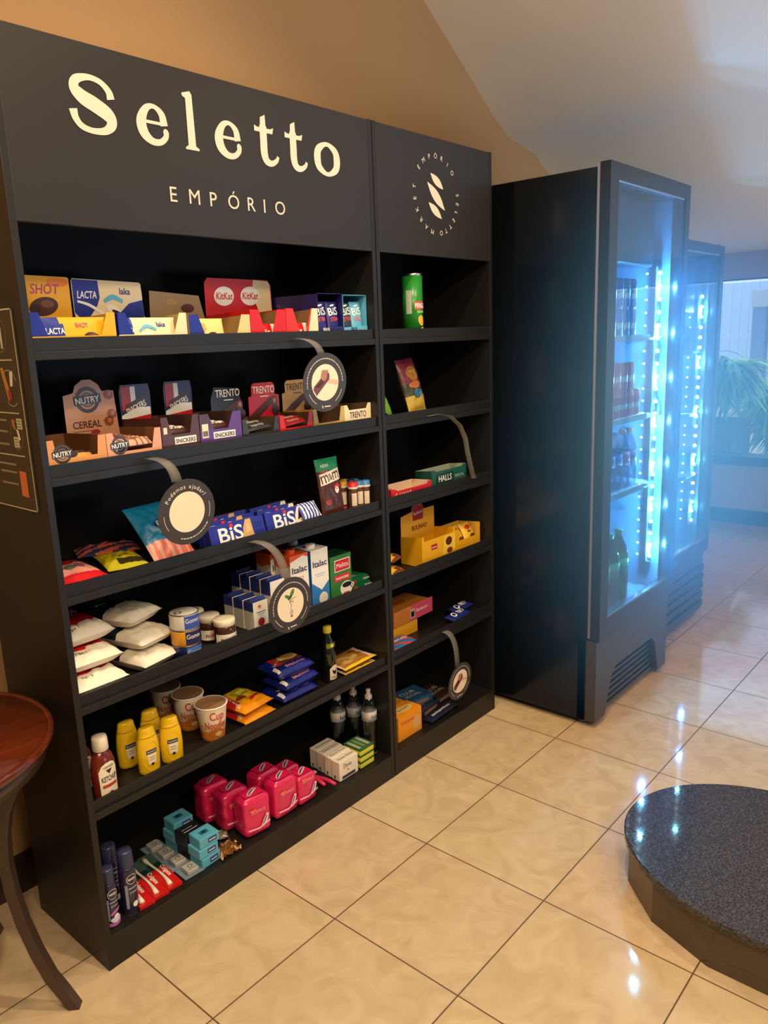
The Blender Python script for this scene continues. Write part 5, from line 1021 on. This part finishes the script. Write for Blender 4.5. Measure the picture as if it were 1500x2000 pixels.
# ------------------------------------------------------------------ hanging shelf talkers on clear strips
clear = filmmat('clear_film', (150, 146, 138), .32); dg = mat('charcoal_card', (58, 52, 50), .5)
def talker(name, label, p_top, p_att, ctr, Rr, kind, tilt=0, yaw=0, bow=.03):
    """p_top: where the strip is glued to the shelf strip; ctr: disc centre"""
    t = thing(name, label, 'shelf talker', ctr, group='round shelf talkers'); c0 = Vector(ctr)
    A = Vector(p_top)-c0; Bp = Vector(p_att)-c0; b = B(); wv = Vector((.016, 0, 0)); vs = []
    Cp = Vector((A.x*.35+Bp.x*.65, Bp.y-.004, A.z+.004))
    for k in range(15):
        s_ = k/14; p = A*(1-s_)**2+Cp*2*s_*(1-s_)+Bp*s_*s_; vs += [p-wv, p+wv]
    b.add(vs, [(2*k, 2*k+1, 2*k+3, 2*k+2) for k in range(14)], clear, True); o = b.build('clear_strip', t); s1 = o.modifiers.new('thickness', 'SOLIDIFY'); s1.thickness = .0004
    U = Vector((math.cos(yaw), math.sin(yaw), 0)); V = Vector((0, math.sin(tilt), math.cos(tilt))); F = Face((0, 0, 0), U, V); F.N = U.cross(V); n_ = 64
    b = B().prism([(Rr*math.cos(2*PI*k/n_), Rr*math.sin(2*PI*k/n_)) for k in range(n_)], F, .001, dg); F.O = F.N*.001
    ri = Rr*.62; b.ell(F, 0, 0, ri, ri, K(244, 226, 196, .5), .0006, 48)
    wt = K(226, 216, 200, .5)
    def arcs(a0, a1, r, seed, dens=1):
        rd = random.Random(seed); a = a0
        while a < a1:
            l_ = .05+rd.random()*.10*dens; b.ring(F, 0, 0, r-.0014, r+.0014, wt, .0006, a, min(a1, a+l_), 4); a += l_+.035
    if kind == 'help':
        b.arctext(F, 'Podemos ajudar?', 0, 0, Rr*.72, PI*.5+.05, .0118, wt, bold=.01, o=.0008)
        arcs(-1.9, -.55, Rr*.82, 3); b.ring(F, 0, 0, Rr*.80, Rr*.815, wt, .0006, -.35, .25, 12); b.ring(F, 0, 0, Rr*.80, Rr*.815, wt, .0006, PI+.0, PI+.6, 12)
    else:
        arcs(.0 if kind == 'hands' else -.1, PI+.25, Rr*.81, 5 if kind == 'hands' else 9, .8); b.ring(F, 0, 0, Rr*.80, Rr*.82, wt, .0006, PI+.45, PI+1.05, 12); b.ring(F, 0, 0, Rr*.80, Rr*.82, wt, .0006, -.95, -.35, 12)
        b.ell(F, -.012, -Rr*.83, .002, .0055, wt, .0008, rot=.4); b.rect(F, -.004, .022, -Rr*.84, -Rr*.80, wt, .0006)
        k = ri/.05
        if kind == 'hands':
            sk = K(176, 120, 92); db = K(104, 50, 38); lt = K(222, 184, 150)
            b.patch(F, [(-.044*k, -.012*k), (-.020*k, -.012*k), (.004*k, .010*k), (-.006*k, .022*k)], db, .0010); b.patch(F, [(-.045*k, -.016*k), (-.032*k, -.035*k), (.008*k, .002*k), (-.002*k, .016*k)], db, .0010)
            b.patch(F, [(.006*k, .010*k), (.048*k, .004*k), (.048*k, -.010*k), (.006*k, .000)], lt, .0010)
            b.ell(F, -.000*k, .016*k, .016*k, .016*k, db, .0012); b.ell(F, -.005*k, .018*k, .011*k, .013*k, sk, .0015)
            for q in range(4): b.ell(F, -.010*k+q*.0055*k, .029*k, .0032*k, .006*k, sk, .0017, rot=-.2)
        else:
            gn = K(84, 128, 50); st = K(40, 44, 36)
            b.ribbon(F, [(0, -.015*k, .0016), (.002*k, .0, .0016), (-.004*k, .012*k, .0016), (.006*k, .016*k, .0014), (.020*k, .020*k, .0014)], st, .0010); b.ribbon(F, [(-.004*k, .010*k, .0020), (.006*k, .010*k, .0018), (.010*k, .004*k, .0016)], st, .0011)
            b.ell(F, -.010*k, .026*k, .013*k, .005*k, gn, .0012, rot=2.6); b.ell(F, .006*k, .034*k, .013*k, .006*k, gn, .0012, rot=1.0); b.ell(F, -.002*k, .022*k, .009*k, .004*k, K(60, 100, 40), .0012, rot=.6)
            b.ell(F, .002*k, -.022*k, .007*k, .008*k, K(206, 190, 184), .0010); b.ribbon(F, [(.002*k, -.016*k, .001), (.004*k, -.024*k, .001), (.0, -.028*k, .001)], K(140, 90, 90), .0014); b.rect(F, -.002*k, .006*k, -.036*k, -.031*k, K(130, 60, 60), .0012)
    d = b.build('printed_disc', t); return t
talker('shelf_talker', 'round disc showing clasped hands, hanging from the top shelf of the wide unit', (.835, .004, 1.700), (.900, -.055, 1.650), (.905, -.060, 1.562), .092, 'hands', tilt=-.06, yaw=-.05)
talker('shelf_talker', 'round help disc with plain cream centre below the second shelf', (.290, .004, 1.402), (.322, -.070, 1.340), (.338, -.080, 1.256), .090, 'help', tilt=-.06, yaw=-.02)
talker('shelf_talker', 'round disc showing a green sprout in front of the milk cartons', (.615, .004, 1.100), (.680, -.070, .985), (.683, -.080, .893), .089, 'plant', tilt=-.04)
talker('shelf_talker', 'round disc showing clasped hands low on the narrow unit', (1.585, .004, .498), (1.610, -.045, .350), (1.612, -.055, .283), .082, 'hands', tilt=-.08)
def loose(label, pts, w=.012):
    b = B(); vs = []
    for i, p in enumerate(pts):
        p = Vector(p); d = (Vector(pts[min(i+1, len(pts)-1)])-Vector(pts[max(i-1, 0)])).normalized(); s_ = Vector((.35, -.9, 0)).cross(d).cross(d).normalized()
        vs += [p-s_*w/2, p+s_*w/2]
    b.add(vs, [(2*k, 2*k+1, 2*k+3, 2*k+2) for k in range(len(pts)-1)], clear, True); o = b.build('clear_strip'); s1 = o.modifiers.new('thickness', 'SOLIDIFY'); s1.thickness = .0005; tag(o, label, 'plastic strip')
loose('empty clear plastic strip curling down in front of the green sweets tray', [(1.500, -.001, 1.395), (1.56, -.012, 1.398), (1.61, -.030, 1.385), (1.66, -.040, 1.345), (1.69, -.045, 1.29), (1.705, -.045, 1.23), (1.725, -.045, 1.17), (1.755, -.040, 1.118)], .02)

# ------------------------------------------------------------------ outside the end window
pav = mat('pale_paving', (206, 204, 200), .7, var=.15, vscale=5)
def paving():
    m = mat('stone_paving', (190, 188, 184), .75); nt = m.node_tree; b = nt.nodes['Principled BSDF']; L = nt.links.new
    tc = nt.nodes.new('ShaderNodeTexCoord'); br = nt.nodes.new('ShaderNodeTexBrick'); br.inputs['Scale'].default_value = 4; br.inputs['Color1'].default_value = lin((214, 212, 208)); br.inputs['Color2'].default_value = lin((190, 188, 184)); br.inputs['Mortar'].default_value = lin((120, 118, 116)); br.inputs['Mortar Size'].default_value = .02
    L(tc.outputs['Object'], br.inputs['Vector']); L(br.outputs[0], b.inputs['Base Color']); return m
b = B().box(6.32, 16, -6, 6, .20, .30, paving()); struct('ground', b)
def plant(x, y, z0, h, n, lab, seed, spread=.45, lw=.05):
    rd = random.Random(seed); t = thing('potted_dracaena' if z0 > .5 else 'garden_shrub', lab, 'plant', (x, y, z0)); b = B()
    lm = [mat('leaf_green_%d' % i, c, .4) for i, c in enumerate(((46, 130, 50), (90, 180, 50), (150, 205, 70), (34, 96, 44)))]
    st = B()
    for s in range(5):
        sx, sy = rd.uniform(-.12, .12), rd.uniform(-.12, .12); hh = h*rd.uniform(.45, .85); top = Vector((sx*2.2, sy*2.2, hh)); st.tube([(sx, sy, 0), (sx*1.5, sy*1.5, hh*.5), top], .012, mat('green_stem', (70, 90, 50), .6), 6)
        for k in range(n):
            a = rd.uniform(0, 2*PI); L_ = spread*rd.uniform(.6, 1.1); up = rd.uniform(.1, 1.1); p0 = top*rd.uniform(.55, 1.0); dr = Vector((math.cos(a), math.sin(a), 0)); sd = Vector((-dr.y, dr.x, 0)); vs = []
            for q in range(6):
                s_ = q/5; p = p0+dr*L_*s_+Vector((0, 0, L_*(up*s_-1.0*s_*s_))); w_ = lw*math.sin(PI*min(.98, s_*.9+.08))*.5; vs += [p-sd*w_, p+sd*w_+Vector((0, 0, .006))]
            b.add(vs, [(2*q, 2*q+1, 2*q+3, 2*q+2) for q in range(5)], lm[rd.randrange(4)], True)
    st.build('stem', t); b.build('foliage', t); return t
pm = mat('dark_planter', (52, 56, 62), .5)
t = plant(6.95, .70, .763, .90, 120, 'large glossy green plant in a tall dark square planter outside the end window', 4, .40, .05)
b = B()
for a in ((-.30, -.26, -.30, .30), (.26, .30, -.30, .30), (-.26, .26, -.30, -.26), (-.26, .26, .26, .30)): b.box(a[0], a[1], a[2]+.05, a[3]+.05, -.462, .037, pm)
b.build('planter_box', t, bevel=.005); B().box(-.26, .26, -.21, .31, -.06, -.002, mat('dark_soil', (50, 38, 30), .95, bump=.6, bscale=60)).build('soil', t)
plant(7.9, .33, .30, 1.0, 120, 'yellow-green leafy shrub right of the planter outside the window', 9, .45, .05)
plant(9.3, -.10, .30, .8, 90, 'lower green shrub at right edge beyond the window', 14, .5, .06)
fm = mat('white_painted_metal', (222, 226, 236), .45); pvio = mat('violet_banner_fabric', (120, 120, 196), .6)
t = thing('metal_fence', 'white barred street fence seen through the end window', 'fence', (11.6, 1.4, .30)); 
for i in range(26): B().box(-.015, .015, -1.6+i*.125, -1.57+i*.125, 0, 2.35, fm).build('fence_bar', t)
b = B(); [b.box(-.02, .02, -1.65, 1.65, q, q+.05, fm) for q in (.1, 1.2, 2.2)]; b.build('fence_rail', t)
t = thing('street_gate', 'pale panelled metal gate with square frame at right of the fence', 'gate', (11.4, -.1, .30)); b = B().box(-.03, .03, -.75, .95, 0, 1.78, mat('pale_gate_panel', (206, 212, 230), .5)); b.build('gate_panel', t)
b = B(); [b.box(-.05, -.03, y_, y_+.05, 0, 1.78, mat('grey_gate_metal', (150, 156, 176), .5)) for y_ in (-.7, -.2, .35, .85)]; [b.box(-.05, -.03, -.75, .95, q, q+.05, mat('grey_gate_metal', (150, 156, 176), .5)) for q in (.6, 1.2)]; b.build('gate_frame', t)
b = B().box(11.30, 11.33, -1.0, 1.45, 2.14, 2.52, pvio).box(11.285, 11.30, -.9, .92, 2.02, 2.14, K(90, 84, 170)); b.ring(Face((11.295, 1.2, 2.3), (0, -1, 0), (0, 0, 1)), 0, 0, .06, .08, W_, .002); tag(b.build('banner'), 'violet banner stretched above the pale gate', 'banner')
for i, y_ in enumerate((1.02, 1.55)):
    t = thing('gate_pillar', ['grey gate pillar with pale cap right beside the gate', 'grey gate pillar with pale cap further left by the fence'][i], 'pillar', (11.3, y_, .30)); B().box(-.09, .09, -.09, .09, 0, 1.62, mat('grey_pillar', (130, 136, 160), .7)).build('pillar_shaft', t); B().box(-.11, .11, -.11, .11, 1.62, 1.85, mat('pale_pillar_cap', (196, 190, 176), .6)).build('pillar_cap', t)
b = B().box(14, 14.1, -5, 6, .30, 3.4, mat('white_house_wall', (214, 220, 232), .8)); tag(b.build('house_facade'), 'pale house wall across the street behind the fence', 'house')

# ------------------------------------------------------------------ scattering volume added before the lit fridge doors to imitate lens glare
def glare_haze(label, x0, x1, y0, y1, z0, z1, cx, cy, cz, rx, ry, rz, dens):
    m = bpy.data.materials.new('glare_scatter_volume'); m.use_nodes = True; nt = m.node_tree; L = nt.links.new; nt.nodes.remove(nt.nodes['Principled BSDF'])
    vs = nt.nodes.new('ShaderNodeVolumeScatter'); vs.inputs['Color'].default_value = (.16, .50, 1, 1)
    tc = nt.nodes.new('ShaderNodeTexCoord'); mp = nt.nodes.new('ShaderNodeMapping'); mp.vector_type = 'POINT'
    mp.inputs['Location'].default_value = (-cx/rx, -cy/ry, -cz/rz); mp.inputs['Scale'].default_value = (1/rx, 1/ry, 1/rz)
    ln = nt.nodes.new('ShaderNodeVectorMath'); ln.operation = 'LENGTH'; L(tc.outputs['Object'], mp.inputs[0]); L(mp.outputs[0], ln.inputs[0])
    mr = nt.nodes.new('ShaderNodeMapRange'); mr.interpolation_type = 'SMOOTHERSTEP'; mr.inputs[1].default_value = 0; mr.inputs[2].default_value = 1; mr.inputs[3].default_value = dens; mr.inputs[4].default_value = 0
    L(ln.outputs['Value'], mr.inputs[0]); L(mr.outputs[0], vs.inputs['Density']); L(vs.outputs[0], nt.nodes['Material Output'].inputs['Volume'])
    o = B().box(x0, x1, y0, y1, z0, z1, m).build('glare_haze'); tag(o, label, 'glare_haze', kind='stuff'); return o
glare_haze('added bluish haze volume standing in for lens glare before the two lit fridge doors', 1.0, 4.2, -1.9, -.475, .25, 2.26, 2.4, -.45, 1.22, 1.55, 1.45, 1.45, 1.25)
